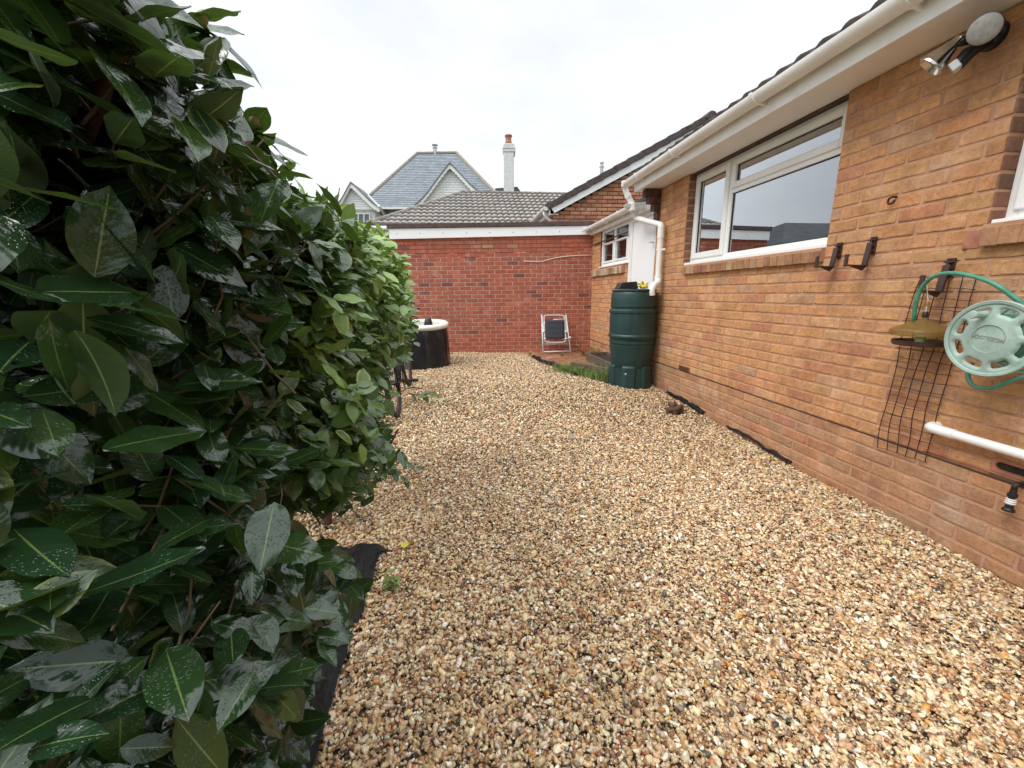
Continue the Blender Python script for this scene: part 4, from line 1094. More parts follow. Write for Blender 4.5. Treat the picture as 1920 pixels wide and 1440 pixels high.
# ================================================================== GARAGE WITH THE RED WALL (rear)
D0 = 7.54661
def uF(P_): return float(np.dot(np.asarray(P_) - np.array([2.4, 7.3, 0]), UF))
gar = thing('brick_garage', 'red brick garage wall with white fascia board across the end of the yard', 'garage', (.8, 7.5, 0))
base = np.array([2.415, 7.298, 0]) - UF * 3.60
GZ0 = -1.16 + H
bricks('wall', base, UF, -NF, 3.60, GZ0, 31, .0722, .2155, PR, [M['brick_red'], M['mortar_red']], gar, palf=pal_red, seed=12, depth=.004, joint=.0085, jit=.001)
gb = MB()
b0, b1 = base - NF * 0, base + UF * 3.60
def gbox(mb, u0, u1, d0, d1, z0_, z1_):
    p = [base + UF * u0 + NF * d0, base + UF * u1 + NF * d0, base + UF * u1 + NF * d1, base + UF * u0 + NF * d1]
    mb.hexa([(q[0], q[1], z0_) for q in p] + [(q[0], q[1], z1_) for q in p])
gbox(gb, .0, 3.58, .012, 3.0, GZ0 - .1, 1.06 + H)
gb.build('rear_walls', M['mortar_red'], gar)
fb = MB(); zl0, zl1, zr0, zr1 = .968 + H, 1.143 + H, 1.000 + H, 1.146 + H
u0_, u1_ = -.015, 3.56
p = [base + UF * u0_ - NF * .030, base + UF * u1_ - NF * .030, base + UF * u1_ - NF * .004, base + UF * u0_ - NF * .004]
fb.hexa([(p[0][0], p[0][1], zl0), (p[1][0], p[1][1], zr0), (p[2][0], p[2][1], zr0), (p[3][0], p[3][1], zl0), (p[0][0], p[0][1], zl1), (p[1][0], p[1][1], zr1), (p[2][0], p[2][1], zr1), (p[3][0], p[3][1], zl1)])
fo = fb.build('fascia_board', M['board'], gar, bevel=.003)
for k in range(9):
    cpt = base + UF * (.12 + k * .41) - NF * .031; cpt = (cpt[0], cpt[1], (zl0 + zr1) / 2 + .0)
    MB().lathe([(.008, 0), (.008, .003), (.0005, .004)], cpt, 10, axis=(UF, (0, 0, 1), -NF)).build('screw', M['ridge'], fo)
rf = MB(); p = [base + UF * (u0_ - .03) - NF * .05, base + UF * (u1_ + .03) - NF * .05, base + UF * (u1_ + .03) + NF * 3.0, base + UF * (u0_ - .03) + NF * 3.0]
zz0, zz1 = (1.145 + H, 1.149 + H), (1.222 + H, 1.226 + H)
rf.hexa([(p[0][0], p[0][1], zz0[0]), (p[1][0], p[1][1], zz0[1]), (p[2][0], p[2][1], zz0[1] - .03), (p[3][0], p[3][1], zz0[0] - .03), (p[0][0], p[0][1], zz1[0]), (p[1][0], p[1][1], zz1[1]), (p[2][0], p[2][1], zz1[1] - .03), (p[3][0], p[3][1], zz1[0] - .03)])
rf.build('roof', M['brownroof'], gar, bevel=.006)
# thin cable across the red wall
cbl = MB(); cp = [aF(*q, D0 - .006) for q in ((982, 490), (1000, 490.5), (1014, 491), (1028, 487), (1040, 484), (1060, 481), (1082, 479), (1107, 478.5))]
cbl.tube(spline(cp, 4), .006, 6); o = cbl.build('cable', M['cream'], loc=cp[0], smooth=True); tag(o, 'thin white cable strung across the red brick wall', 'cable')

# ================================================================== NEIGHBOUR: tiled hip roof behind the garage
nb = thing('tiled_bungalow', 'bungalow with grey-brown tiled hip roof behind the red garage', 'house', (0, 12, 0))
E0 = np.array([-.1965 * 10.5, 10.5, .1553 * 10.5 + H]); dd = 2.304; RZ = .2256 * (10.5 + dd) + H
rise = RZ - E0[2]; sl2 = math.hypot(dd, rise); upn = np.array([0, dd / sl2, rise / sl2]); EL = 8.2
tiled(lambda s_: s_ / sl2 * dd, lambda s_: EL - s_ / sl2 * dd, E0, (1, 0, 0), upn, sl2, .255, .15, .034, .055, 'roof', M['pantile'], nb, sub=8)
ro = MB(); ro.extr([E0 + (0.02, .02, -.02), E0 + (dd, dd, rise - .02), E0 + (.02, 2 * dd, -.02)], (0.001, 0, 0)) if 0 else None
bk = MB(); A_, B_, C_, D_ = E0, E0 + (EL, 0, 0), E0 + (EL, 2 * dd, 0), E0 + (0, 2 * dd, 0); R0, R1 = E0 + (dd, dd, rise), E0 + (EL - dd, dd, rise)
bk.add([A_, B_, C_, D_, R0, R1], [(3, 0, 4), (1, 2, 5), (2, 3, 4, 5), (0, 3, 2, 1)]); bk.build('roof_back', M['pantile'].copy() if 0 else M['ridge'], nb)
rt = MB()
def ridge_run(mb, a_, b_, r=.075, step=.42):
    a_, b_ = np.array(a_, float), np.array(b_, float); L_ = np.linalg.norm(b_ - a_); k_ = max(1, int(L_ / step)); d_ = (b_ - a_) / k_
    for i in range(k_): mb.tube([a_ + d_ * i, a_ + d_ * (i + 1.03)], [r * 1.05, r * .98], 10)
ridge_run(rt, E0 + (-.03, -.03, 0), R0); ridge_run(rt, R0, R1); rt.build('ridge_tiles', M['ridge'], nb)
MB().box(E0[0] + .25, E0[0] + EL - .25, E0[1] + .3, E0[1] + 2 * dd - .3, -.2, E0[2] - .03).build('wall', M['whitewall'], nb)
nf = MB(); nf.box(E0[0] + .03, E0[0] + EL, E0[1] + .03, E0[1] + .06, E0[2] - .20, E0[2] - .02); nf.build('fascia', M['upvc'], nb)
MB().box(E0[0] + .05, E0[0] + 2.2, E0[1] + .06, E0[1] + .32, E0[2] - .21, E0[2] - .19).build('soffit', M['upvc'], nb)
ng = MB(); ng.tube([E0 + (-.02, -.03, -.07), E0 + (EL, -.03, -.07)], .055, 10); ng.tube([E0 + (.12, .02, -.05), E0 + (.35, .28, -.5), E0 + (.35, .28, -2)], .035, 8); ng.build('gutter', M['upvc'], nb, smooth=True)

# ================================================================== WHITE HOUSE with slate roof
WD = 24.0
wh = thing('white_house', 'white two-storey house with blue-grey slate roof and pointed white gables', 'house', tuple(aF(760, 430, WD + 3) * np.array([1, 1, 0])))
def W(x, y, d=0): return aF(x, y, WD + d)
def wpoly(mb, pts, d=0, t=.1):
    mb.extr([W(x, y, d) for x, y in pts], NF * t)
# slate front slope from eave (y 388) to ridge
eL, eR, rL, rR = W(640, 392, -1.5), W(962, 392, -1.5), None, None
rL, rR = aF(782, 290, WD + 3.4), aF(856, 285, WD + 3.4)
zrid = (rL[2] + rR[2]) / 2; rL[2] = rR[2] = zrid
eZ = W(775, 388, -1.5)[2]; 
slopeL = rL - W(640, 388, -1.5); 
ul = UF; o0 = W(782, 388, -1.5); o0[2] = eZ
top = rL + 0; d_up = (top - np.array([*(o0[:2] + NF[:2] * 0), eZ])); 
run = (rL - o0) @ NF; upw = NF * run + np.array([0, 0, zrid - eZ]); Lw = np.linalg.norm(upw); upw /= Lw
ua = lambda P_: float((P_ - o0) @ UF)
uL0, uR0 = ua(W(668, 388, -1.5)), ua(W(951, 372, -1.5)); uL1, uR1 = ua(rL), ua(rR)
tiled(lambda s_: uL0 + (uL1 - uL0) * s_ / Lw, lambda s_: uR0 + (uR1 - uR0) * s_ / Lw, o0, UF, upw, Lw, .20, 10, .0, .012, 'roof', M['slate'], wh, sub=40)
cA, cB = o0 + UF * uL0, o0 + UF * uR0; bk0, bk1 = cA + NF * 2 * run, cB + NF * 2 * run
rb = MB(); rb.add([cA, cB, bk1, bk0, rL, rR], [(3, 0, 4), (1, 2, 5), (2, 3, 4, 5), (0, 3, 2, 1)]); rb.build('roof_back', M['slatedark'], wh)
rr = MB(); ridge_run(rr, cA, rL, .10, .5); ridge_run(rr, rL, rR, .11, .5); ridge_run(rr, rR, cB, .10, .5); rr.build('ridge_tiles', simple('hip_tiles', (.28, .25, .20), .8, var=.2), wh)
vp = MB(); vp.lathe([(.12, -.1), (.12, .25), (.16, .27), (.16, .30), (.08, .34), (.08, .40), (.19, .43), (.19, .46), (.02, .50)], W(816, 287, 3.4), 12); vp.build('vent_cowl', M['steel'], wh)
# walls
ww = MB(); wl, wr = W(668, 430, -1.0), W(950, 430, -1.0)
p = [W(672, 430, -1.0), W(945, 430, -1.0)]
q0_, q1_ = p[0], p[1]
ww.hexa([(q0_[0], q0_[1], -.2), (q1_[0], q1_[1], -.2), tuple((q1_ + NF * 8)[:2]) + (-.2,), tuple((q0_ + NF * 8)[:2]) + (-.2,), (q0_[0], q0_[1], eZ - .05), (q1_[0], q1_[1], eZ - .05), tuple((q1_ + NF * 8)[:2]) + (eZ - .05,), tuple((q0_ + NF * 8)[:2]) + (eZ - .05,)])
ww.build('wall', M['whitewall'], wh)
wf = MB(); wpoly(wf, [(668, 388.5), (780, 388), (780, 391.5), (668, 392.5)], -1.6, .12); wf.build('fascia', M['upvc'], wh)
def gable(peak, left, right, dpt, bands=True):
    """bell-shaped gable: curved barge boards, horizontal white cladding, little slate roof behind"""
    (px_, py_), (lx, ly), (rx, ry) = peak, left, right
    def curve(x0, y0, x1, y1, n_=12, k=.16):
        out = []
        for i in range(n_ + 1):
            t = i / n_; x = x0 + (x1 - x0) * t; y = y0 + (y1 - y0) * t
            bell = math.sin(math.pi * min(1, t)) * (t ** 1.6)
            out.append((x, y + (y1 - y0) * k * bell * .9))
        return out
    cl, crr = curve(px_, py_, lx, ly), curve(px_, py_, rx, ry)
    def off_(c_, dx, dy): return [(x + dx, y + dy) for x, y in c_]
    g_ = MB(); poly = [(x, y + 2) for x, y in cl[::-1]] + [(x, y + 2) for x, y in crr[1:]]
    # fan from the base so the concave outline stays clean
    basey = max(ly, ry) + 3
    for c_ in (cl, crr):
        for i in range(len(c_) - 1):
            (x0, y0), (x1, y1) = c_[i], c_[i + 1]
            g_.extr([W(x0, y0 + 2, dpt), W(x1, y1 + 2, dpt), W(x1, basey + 1, dpt), W(x0, basey + 1, dpt)], NF * .1)
    gw = g_.build('gable_wall', M['board'], wh)
    cl_ = MB(); zt_, zb_ = W(px_, py_ + 6, dpt)[2], W(px_, basey - 1, dpt)[2]; z = zb_; lim = lambda c_, z: None
    def xat(c_, y):
        for i in range(len(c_) - 1):
            (x0, y0), (x1, y1) = c_[i], c_[i + 1]
            if y0 <= y <= y1: return x0 + (x1 - x0) * (y - y0) / max(1e-6, y1 - y0)
        return c_[-1][0]
    y = basey - 2
    while y > py_ + 12:
        a_, b_ = xat(cl, y - 6), xat(crr, y - 6)
        if b_ - a_ > 4: cl_.obox((W(a_, y, dpt) + W(b_, y, dpt)) / 2 - NF * .012, (W(b_, y, dpt) - W(a_, y, dpt)) / 2, NF * .012, np.array([0, 0, .022]))
        y -= 4.6
    cl_.build('cladding', M['board'], gw)
    b_ = MB(); dk = MB()
    for c_, sg in ((cl, -1), (crr, 1)):
        for i in range(len(c_) - 1):
            (x0, y0), (x1, y1) = c_[i], c_[i + 1]
            b_.extr([W(x0, y0 - 1, dpt - .25), W(x1, y1 - 1, dpt - .25), W(x1, y1 + 7, dpt - .25), W(x0, y0 + 9, dpt - .25)], NF * .12)
            dk.extr([W(x0, y0 - 3, dpt - .3), W(x1, y1 - 3, dpt - .3), W(x1, y1 - 1.2, dpt - .3), W(x0, y0 - 1.2, dpt - .3)], NF * 1.9)
    b_.build('barge_board', M['upvc'], wh); dk.build('gable_roof', M['slatedark'] if 0 else M['slate'], wh)
gable((843, 307), (777, 386), (900, 361), -2.6)
gable((657, 343), (632, 384), (711, 390), -2.4)
# bay with windows under the left gable
by = MB(); wpoly(by, [(640, 392), (703, 392), (703, 470), (640, 470)], -2.3, 1.3); by.build('bay', M['whitewall'], wh)
def wwin(x0, y0, x1, y1, d, n_=2):
    f_ = MB(); xs = np.linspace(x0, x1, n_ + 1)
    for i, x in enumerate(xs): wpoly(f_, [(x - .8, y0), (x + .8, y0), (x + .8, y1), (x - .8, y1)], d - .06, .1)
    wpoly(f_, [(x0, y0), (x1, y0), (x1, y0 + 1.5), (x0, y0 + 1.5)], d - .065, .1); wpoly(f_, [(x0, y1 - 1.5), (x1, y1 - 1.5), (x1, y1), (x0, y1)], d - .065, .1)
    fo_ = f_.build('window', M['upvc'], wh); g_ = MB(); wpoly(g_, [(x0, y0), (x1, y0), (x1, y1), (x0, y1)], d - .02, .015); g_.build('pane', simple('dark_pane', (.16, .18, .20), .1, var=.2), fo_)
wwin(661, 400, 693, 444, -2.32, 3)
wwin(735, 394, 759, 412, -1.02, 3)
wwin(700, 456, 720, 470, -1.02, 2)
wg = MB(); wg.tube([W(711, 386, -2.7), W(716, 396, -2.0), W(722, 403, -1.1)], .06, 8); wg.tube([W(690, 340 + 26, -2.75), W(711, 388, -2.75)], .05, 8); wg.build('downpipe', M['upvc'], wh)
# chimney
ch = MB(); wpoly(ch, [(944.5, 395), (964, 395), (963.5, 284), (944.5, 284)], 1.0, .9); wpoly(ch, [(943.8, 284.5), (965.3, 284.5), (966.6, 278), (943, 278)], .97, .96); wpoly(ch, [(942.2, 278.5), (966.8, 278.5), (963.4, 268), (944.2, 268)], .95, 1.0)
rough = simple('roughcast', (.70, .70, .69), .95, var=.10, scale=5, bmp=1.0)
cho = ch.build('chimney', rough, wh, bevel=.03)
MB().lathe([(.19, -.05), (.16, .10), (.17, .22), (.21, .27), (.21, .33), (.14, .34)], W(953.5, 266, 1.4), 14).build('chimney_pot', M['terra'], cho)
sr = MB(); wpoly(sr, [(928, 353), (970, 350), (978, 362), (978, 380), (935, 380)], 2.2, 1.5); sr.build('side_roof', M['slate'], wh)

# slate-roofed house over the left boundary (seen mirrored in the window)
hl = thing('slate_house', 'low house with dark slate roof, hidden by the camellia and mirrored in the window', 'house', (-8.5, 13.5, 0))
hm = MB(); hm.box(-12.6, -4.5, 11.3, 15.7, -.2, 2.55); hm.build('wall', M['mortar_red'], hl)
hm = MB(); a0, a1 = (-4.2, 11, 2.5), (-4.2, 16, 2.5); b0, b1 = (-13, 11, 2.5), (-13, 16, 2.5); r0, r1 = (-6.3, 13.5, 3.55), (-10.9, 13.5, 3.55)
hm.add([a0, a1, b1, b0, r0, r1], [(0, 1, 4), (1, 2, 5, 4), (2, 3, 5), (3, 0, 4, 5), (3, 2, 1, 0)]); hm.build('roof', simple('dark_slates', (.055, .06, .065), .7, var=.3, scale=3), hl)

# boundary fence on the left
fn = thing('boundary_fence', 'pale weathered timber fence behind the camellia', 'fence', (-1.95, 3, 0))
fm = MB(); random.seed(6); y = -.6
while y < 7.6:
    fm.box(-1.97 + random.uniform(-.004, .004), -1.95, y, y + .118, float(G(-1.9, y)) - .02, 1.22 + random.uniform(-.006, .006)); y += .128
fm.build('boards', M['fence'], fn, bevel=.004)
for z_ in (.35, .95): MB().box(-2.02, -1.975, -.6, 7.6, z_, z_ + .08).build('rail', M['fence'], fn)
for k in range(5): MB().box(-2.06, -1.976, -.5 + k * 1.98, -.42 + k * 1.98, -.1, 1.26).build('post', M['fence'], fn)

# ================================================================== OBJECTS IN THE YARD
# water butt
bx, by_ = 2.115, 4.80; bz = float(G(2.1, 4.6)) - .03
wb = thing('water_butt', 'dark green ribbed plastic water butt on its stand beside the house wall', 'water butt', (bx, by_, bz))
top = .012 + H; S0 = bz; SH = .30; r_b = .262
prof = [(.225, S0 + SH - .04), (.236, S0 + SH + .0), (.252, S0 + SH + .10), (.262, S0 + SH + .20), (.268, S0 + SH + .245), (.262, S0 + SH + .25), (.262, S0 + SH + .262), (.272, S0 + SH + .27),
        (.270, S0 + SH + .30), (.263, S0 + SH + .305), (.275, S0 + SH + .335), (.285, S0 + SH + .345), (.285, S0 + SH + .365), (.274, S0 + SH + .38), (.276, S0 + SH + .45), (.276, S0 + SH + .56),
        (.272, top - .265), (.284, top - .25), (.284, top - .225), (.270, top - .21), (.262, top - .208), (.262, top - .190), (.271, top - .182), (.268, top - .10), (.262, top - .035), (.254, top - .012), (.246, top)]
MB().lathe(prof, (bx, by_, 0), 64).build('barrel', M['butt'], wb, smooth=True, auto=35)
MB().lathe([(.252, top - .004), (.262, top - .0), (.262, top + .016), (.255, top + .020), (.20, top + .022), (.02, top + .026), (.0005, top + .026)], (bx, by_, 0), 64).build('lid', M['butt'], wb, smooth=True, auto=35)
st = MB()
nst = 96; V, Fc = [], []
for j, zz in enumerate((S0, S0 + .03, S0 + SH - .05, S0 + SH - .02, S0 + SH)):
    for i in range(nst):
        q = 2 * math.pi * i / nst; ph = (q / (2 * math.pi) * 6 + .28) % 1
        panel = ph < .62
        r = (.262 if panel else .238) + (.010 if j < 2 else 0) - (.0 if zz < S0 + SH - .03 or panel else .0)
        zz_ = zz if panel else min(zz, S0 + SH - .035)
        if j == 4: r -= .02
        V.append((bx + r * math.cos(q), by_ + r * math.sin(q), zz_))
for j in range(4):
    for i in range(nst): Fc.append((j * nst + i, j * nst + (i + 1) % nst, (j + 1) * nst + (i + 1) % nst, (j + 1) * nst + i))
Fc.append(tuple(4 * nst + i for i in range(nst)))
st.add(V, Fc); st.build('stand', M['butt'], wb, smooth=True, auto=30)
pv = aY(1245 - 34, 700, by_ - .27)
cpx = aY(1172, 701, by_ - .26); MB().lathe([(.012, 0), (.012, .004), (.0005, .006)], (cpx[0], by_ - .268 - .006, cpx[2]), 14, axis=([1, 0, 0], [0, 0, 1], [0, -1, 0])).build('badge', M['whitemetal'], wb)
pl_ = aY(1219, 548, by_ - .23); MB().lathe([(.014, -.01), (.018, 0), (.018, .008), (.010, .009), (.0005, .006)], (pl_[0], by_ - .228, pl_[2] - .01), 16, axis=([1, 0, 0], [0, 0, 1], [0.25, -1, 0])).build('overflow_plug', M['black'], wb, smooth=True, auto=40)
# things on the lid
lt = top + .022
T0 = np.array([bx - .11, by_ - .03, lt])
m_ = MB(); p8 = [(-.13, -.075, 0), (.12, -.075, 0), (.12, .08, 0), (-.13, .08, 0), (-.085, -.07, .075), (.10, -.07, .085), (.10, .075, .085), (-.085, .075, .075)]
m_.hexa([T0 + np.array(q) + (0, 0, .004) for q in p8]); o = m_.build('plastic_tub', M['black'], loc=T0, bevel=.008); tag(o, 'small black plastic tub standing on the water butt lid', 'tub')
gl = MB(); random.seed(9); g0 = np.array([bx + .075, by_ - .10, lt + .012])
for k, (dx, dy, dz, r) in enumerate([(-.09, .0, .055, .011), (-.075, -.02, .02, .011), (-.05, -.04, .075, .010), (-.02, .02, .085, .010), (.045, -.02, .06, .011)]):
    gl.tube(spline([g0 + (0, 0, .01), g0 + (dx * .5, dy * .5, dz * .6 + .01), g0 + (dx, dy, dz)], 4), [r * 1.25] * 5 + [r] * 3 + [r * .7], 8)
gl.lathe([(.001, -.02), (.04, -.018), (.05, 0), (.04, .025), (.001, .03)], g0 + (0, 0, .012), 16)
o = gl.build('rubber_glove', M['yellow'], loc=g0, smooth=True); tag(o, 'yellow rubber glove lying on the water butt lid', 'glove')

# folding chair leaning on the red wall
def Wc(px, py, lean): return aF(px, py, D0 - lean)
chz = thing('folding_chair', 'folded white garden chair with dark fabric leaning on red wall', 'chair', tuple(aF(1041, 662, D0 - .3)))
cc = MB()
def L_(y): return .10 + .22 * (y - 588) / 72      # distance out from the wall, growing to the feet
def cp_(x, y, e=0): return aF(x, y, D0 - L_(y) - e)
m_ = MB(); m_.bar(cp_(1015.5, 590), cp_(1019, 625), .030, .022, NF); m_.build('armrest', M['whitemetal'], chz, bevel=.004)
m_ = MB(); m_.bar(cp_(1061, 590), cp_(1063.5, 625), .030, .022, NF); m_.build('armrest', M['whitemetal'], chz, bevel=.004)
for a_, b_ in (((1016, 606), (1018.5, 662)), ((1062, 598), (1070, 661))):
    MB().tube([cp_(*a_), cp_(*b_)], .012, 10).build('leg', M['whitemetal'], chz, smooth=True)
for a_, b_ in (((1020, 600), (1021.5, 648)), ((1059.5, 602), (1063, 648))):
    MB().tube([cp_(*a_, -.06), cp_(*b_, -.05)], .010, 10).build('leg', M['whitemetal'], chz, smooth=True)
m_ = MB(); m_.tube(spline([cp_(1020.5, 602, .02), cp_(1020.5, 594, .02), cp_(1023, 591.5, .02), cp_(1040, 591, .02), cp_(1055, 591.5, .02), cp_(1058, 594, .02), cp_(1058.5, 602, .02), cp_(1060.5, 634, .02), cp_(1059, 640, .02), cp_(1055, 641.5, .02), cp_(1041, 642, .02), cp_(1027, 641.5, .02), cp_(1022.5, 639, .02), cp_(1021, 632, .02), cp_(1020.5, 602, .02)], 5), .010, 10); m_.build('back_frame', M['whitemetal'], chz, smooth=True)
V, Fc = [], []
for j in range(12):
    for i in range(9):
        u_, v_ = i / 8, j / 11; x = (1022.5 + 35.5 * u_) * (1 - v_) + (1024.0 + 34.0 * u_) * v_; y = 600.5 + 34.5 * v_
        V.append(cp_(x, y, .035 + .012 * math.sin(u_ * math.pi) + .004 * math.sin(v_ * 22)))
for j in range(11):
    for i in range(8): k = j * 9 + i; Fc.append((k, k + 1, k + 10, k + 9))
o = np_mesh('fabric', V, np.array(Fc), M['fabric'], chz, smooth=True); q = o.modifiers.new('s', 'SOLIDIFY'); q.thickness = .006
MB().tube([cp_(1018.5, 659.5), cp_(1070, 658.5)], .010, 8).build('foot_bar', M['whitemetal'], chz, smooth=True)
MB().tube([cp_(1021, 645, -.05), cp_(1063, 644.5, -.05)], .009, 8).build('cross_bar', M['whitemetal'], chz, smooth=True)
MB().tube([cp_(1037, 599.5, .04), cp_(1057, 598.5, .04)], .009, 8).build('cross_bar', M['whitemetal'], chz, smooth=True)
for x, y in ((1019.5, 622), (1061, 622), (1021.5, 635.5), (1060.5, 635.5), (1069, 633)):
    MB().lathe([(.001, -.012), (.020, -.010), (.022, 0), (.016, .014), (.001, .016)], cp_(x, y, .03), 12, axis=(UF, (0, 0, 1), -NF)).build('hinge', M['whitemetal'], chz, smooth=True)
MB().bar(cp_(1055, 636, .03), cp_(1071, 633, .03), .012, .010, NF).build('latch', M['whitemetal'], chz)

# inflatable ice bath
tx_, ty_, tr_ = -.565, 6.47, .385; tz = float(G(-.5, 6.4)) - .01
tb = thing('ice_bath', 'black round inflatable bath with cream rim by the red wall', 'bath', (tx_, ty_, tz))
V, Fc = [], []; nsg = 96; lv = 14; zt_ = -.485 + H
for j in range(lv + 1):
    t = j / lv; z = tz + (zt_ - tz) * t
    for i in range(nsg):
        q = 2 * math.pi * i / nsg
        fold = .006 * math.sin(q * 9 + 3 * t) * math.sin(t * math.pi) + .007 * noise.noise(Vector((math.cos(q) * 4, math.sin(q) * 4, t * 5)))
        r = tr_ * (1.0 - .05 * t) + fold + .012 * (1 - t) ** 4 - .014 * math.exp(-((t - .97) / .05) ** 2)
        V.append((tx_ + r * math.cos(q), ty_ + r * math.sin(q), z + .030 * math.sin(q) * t))
for j in range(lv):
    for i in range(nsg): Fc.append((j * nsg + i, j * nsg + (i + 1) % nsg, (j + 1) * nsg + (i + 1) % nsg, (j + 1) * nsg + i))
np_mesh('side', V, np.array(Fc), M['blackvinyl'], tb, smooth=True)
rim = MB(); rim.tube([(tx_ + (tr_ - .035) * math.cos(t), ty_ + (tr_ - .035) * math.sin(t), -.455 + H + .030 * math.sin(t)) for t in np.linspace(0, 2 * math.pi, 73)], .041, 16, cap=False); rim.build('rim', M['cream'], tb, smooth=True)
MB().lathe([(tr_ - .06, -.44), (tr_ - .07, -.60), (tr_ - .08, -.62), (.001, -.62)], (tx_, ty_, H), 48, caps=False).build('lining', M['whitewall'], tb, smooth=True)
for k in range(6):
    q = k * math.pi / 3 - 1.5; MB().tube([(tx_ + (tr_ * (1 - .05 * t) + .006) * math.cos(q), ty_ + (tr_ * (1 - .05 * t) + .006) * math.sin(q), tz + (zt_ - tz) * t) for t in np.linspace(0, .95, 8)], .006, 6).build('seam', M['blackvinyl'], tb, smooth=True)
hb = np.array([tx_ + .09, ty_ - .17, -.56 + H]); m_ = MB(); m_.lathe([(.001, 0), (.06, .01), (.07, .10), (.05, .20), (.02, .235), (.001, .24)], hb, 16); o = m_.build('hand_pump', M['black'], loc=hb, smooth=True); tag(o, 'dark pump propped inside the cream rim of the bath', 'pump')

# bicycle, seen from behind its rear wheel
def bike():
    rz = float(G(-.64, 3.95)) + .0
    Rw = .335
    rc = np.array([-.690, 4.03, rz + Rw - .005]); hb_ = np.array([-.690, 4.83, 0.0]); fd_ = (hb_ - rc); fd_[2] = 0; fd_ /= np.linalg.norm(fd_); sd_ = np.array([fd_[1], -fd_[0], 0])   # sd_ points right
    t = thing('bicycle', 'dark bicycle standing half hidden behind the light green shrub', 'bicycle', (rc[0], rc[1], rz))
    up = np.array([0, 0, 1.]) - sd_ * .10; up /= np.linalg.norm(up)
    fc = rc + fd_ * 1.06; fc[2] = float(G(fc[0], fc[1])) + Rw
    def wheel(c_):
        m1 = MB(); m1.tube([c_ + fd_ * Rw * .94 * math.cos(a_) + up * Rw * .94 * math.sin(a_) for a_ in np.linspace(0, 2 * math.pi, 49)], .023, 10, cap=False)
        w_ = m1.build('wheel', M['rubber'], t, smooth=True)
        m2 = MB(); m2.tube([c_ + fd_ * Rw * .865 * math.cos(a_) + up * Rw * .865 * math.sin(a_) for a_ in np.linspace(0, 2 * math.pi, 49)], .011, 8, cap=False); m2.build('rim', M['rust'], w_, smooth=True)
        m3 = MB()
        for k in range(28):
            a_ = 2 * math.pi * k / 28; e_ = fd_ * math.cos(a_) + up * math.sin(a_); m3.tube([c_ + sd_ * (.022 if k % 2 else -.022) + e_ * .02, c_ + e_ * Rw * .86], .0011, 4)
        m3.build('spokes', M['steel'], w_)
        m4 = MB(); m4.lathe([(.012, -.05), (.022, -.04), (.014, -.02), (.014, .02), (.022, .04), (.012, .05)], c_, 14, axis=(fd_, up, sd_)); m4.build('hub', M['black'], w_, smooth=True)
    wheel(rc); wheel(fc)
    # mudguard over the rear wheel
    m_ = MB(); 
    bb_ = rc + fd_ * .43 + up * (-.06); seat = rc + fd_ * .24 + up * .50; head = fc - fd_ * .20 + up * .46; headb = head - up * .12 + fd_ * .045
    fr = MB()
    for a_, b_, r in ((bb_, seat, .017), (seat - up * .04 + fd_ * .015, head - up * .02, .016), (bb_, headb, .020), (head, headb, .021)):
        fr.tube([a_, b_], r, 12)
    for s_ in (-1, 1):
        fr.tube([rc + sd_ * .06 * s_, bb_ + sd_ * .03 * s_], .010, 8); fr.tube([rc + sd_ * .06 * s_, seat + sd_ * .02 * s_ - up * .05], .008, 8)
    fr.build('frame', M['black'], t, smooth=True)
    fk = MB()
    for s_ in (-1, 1): fk.tube([fc + sd_ * .055 * s_, headb + sd_ * .045 * s_ + up * .02], .012, 8)
    fk.tube([headb - sd_ * .05, headb + sd_ * .05], .014, 8); fk.tube([head, head + up * .12 - fd_ * .03], .013, 10); fk.build('fork', M['black'], t, smooth=True)
    hm_ = MB(); hc_ = head + up * .14 - fd_ * .03
    hm_.tube(spline([hc_ - sd_ * .29 - fd_ * .05 + up * .02, hc_ - sd_ * .15, hc_, hc_ + sd_ * .15, hc_ + sd_ * .29 - fd_ * .05 + up * .02], 5), .012, 10); ho = hm_.build('handlebar', M['black'], t, smooth=True)
    for s_ in (-1, 1): MB().tube([hc_ + s_ * sd_ * .18 - fd_ * .02, hc_ + s_ * sd_ * .30 - fd_ * .055 + up * .021], .017, 10).build('grip', M['rubber'], ho, smooth=True)
    sp = MB(); sp.tube([seat, seat + up * .12 - fd_ * .02], .013, 10)
    st_ = seat + up * .15 - fd_ * .03; sp.build('seat_post', M['steel'], t, smooth=True)
    sa = MB(); V = []
    prof_ = [(-.13, .078), (-.10, .085), (-.04, .07), (.02, .038), (.08, .024), (.13, .018), (.145, .006)]
    for d_, w_ in prof_:
        for k in range(10): a_ = 2 * math.pi * k / 10; V.append(st_ + fd_ * d_ + sd_ * w_ * math.cos(a_) + up * (.022 * math.sin(a_) + .01 * (1 if d_ < -.08 else 0)))
    sa.add(V, [(i * 10 + k, i * 10 + (k + 1) % 10, (i + 1) * 10 + (k + 1) % 10, (i + 1) * 10 + k) for i in range(len(prof_) - 1) for k in range(10)] + [tuple(range(10))[::-1], tuple((len(prof_) - 1) * 10 + k for k in range(10))]); sa.build('saddle', M['black'], t, smooth=True)
    cr_ = MB(); cr_.lathe([(.001, .0), (.085, .001), (.088, .004), (.085, .006), (.001, .006)], bb_ + sd_ * .045, 30, axis=(fd_, up, sd_)); cr_.lathe([(.02, -.05), (.02, .06)], bb_, 12, axis=(fd_, up, sd_)); cr_.build('chainring', M['black'], t)
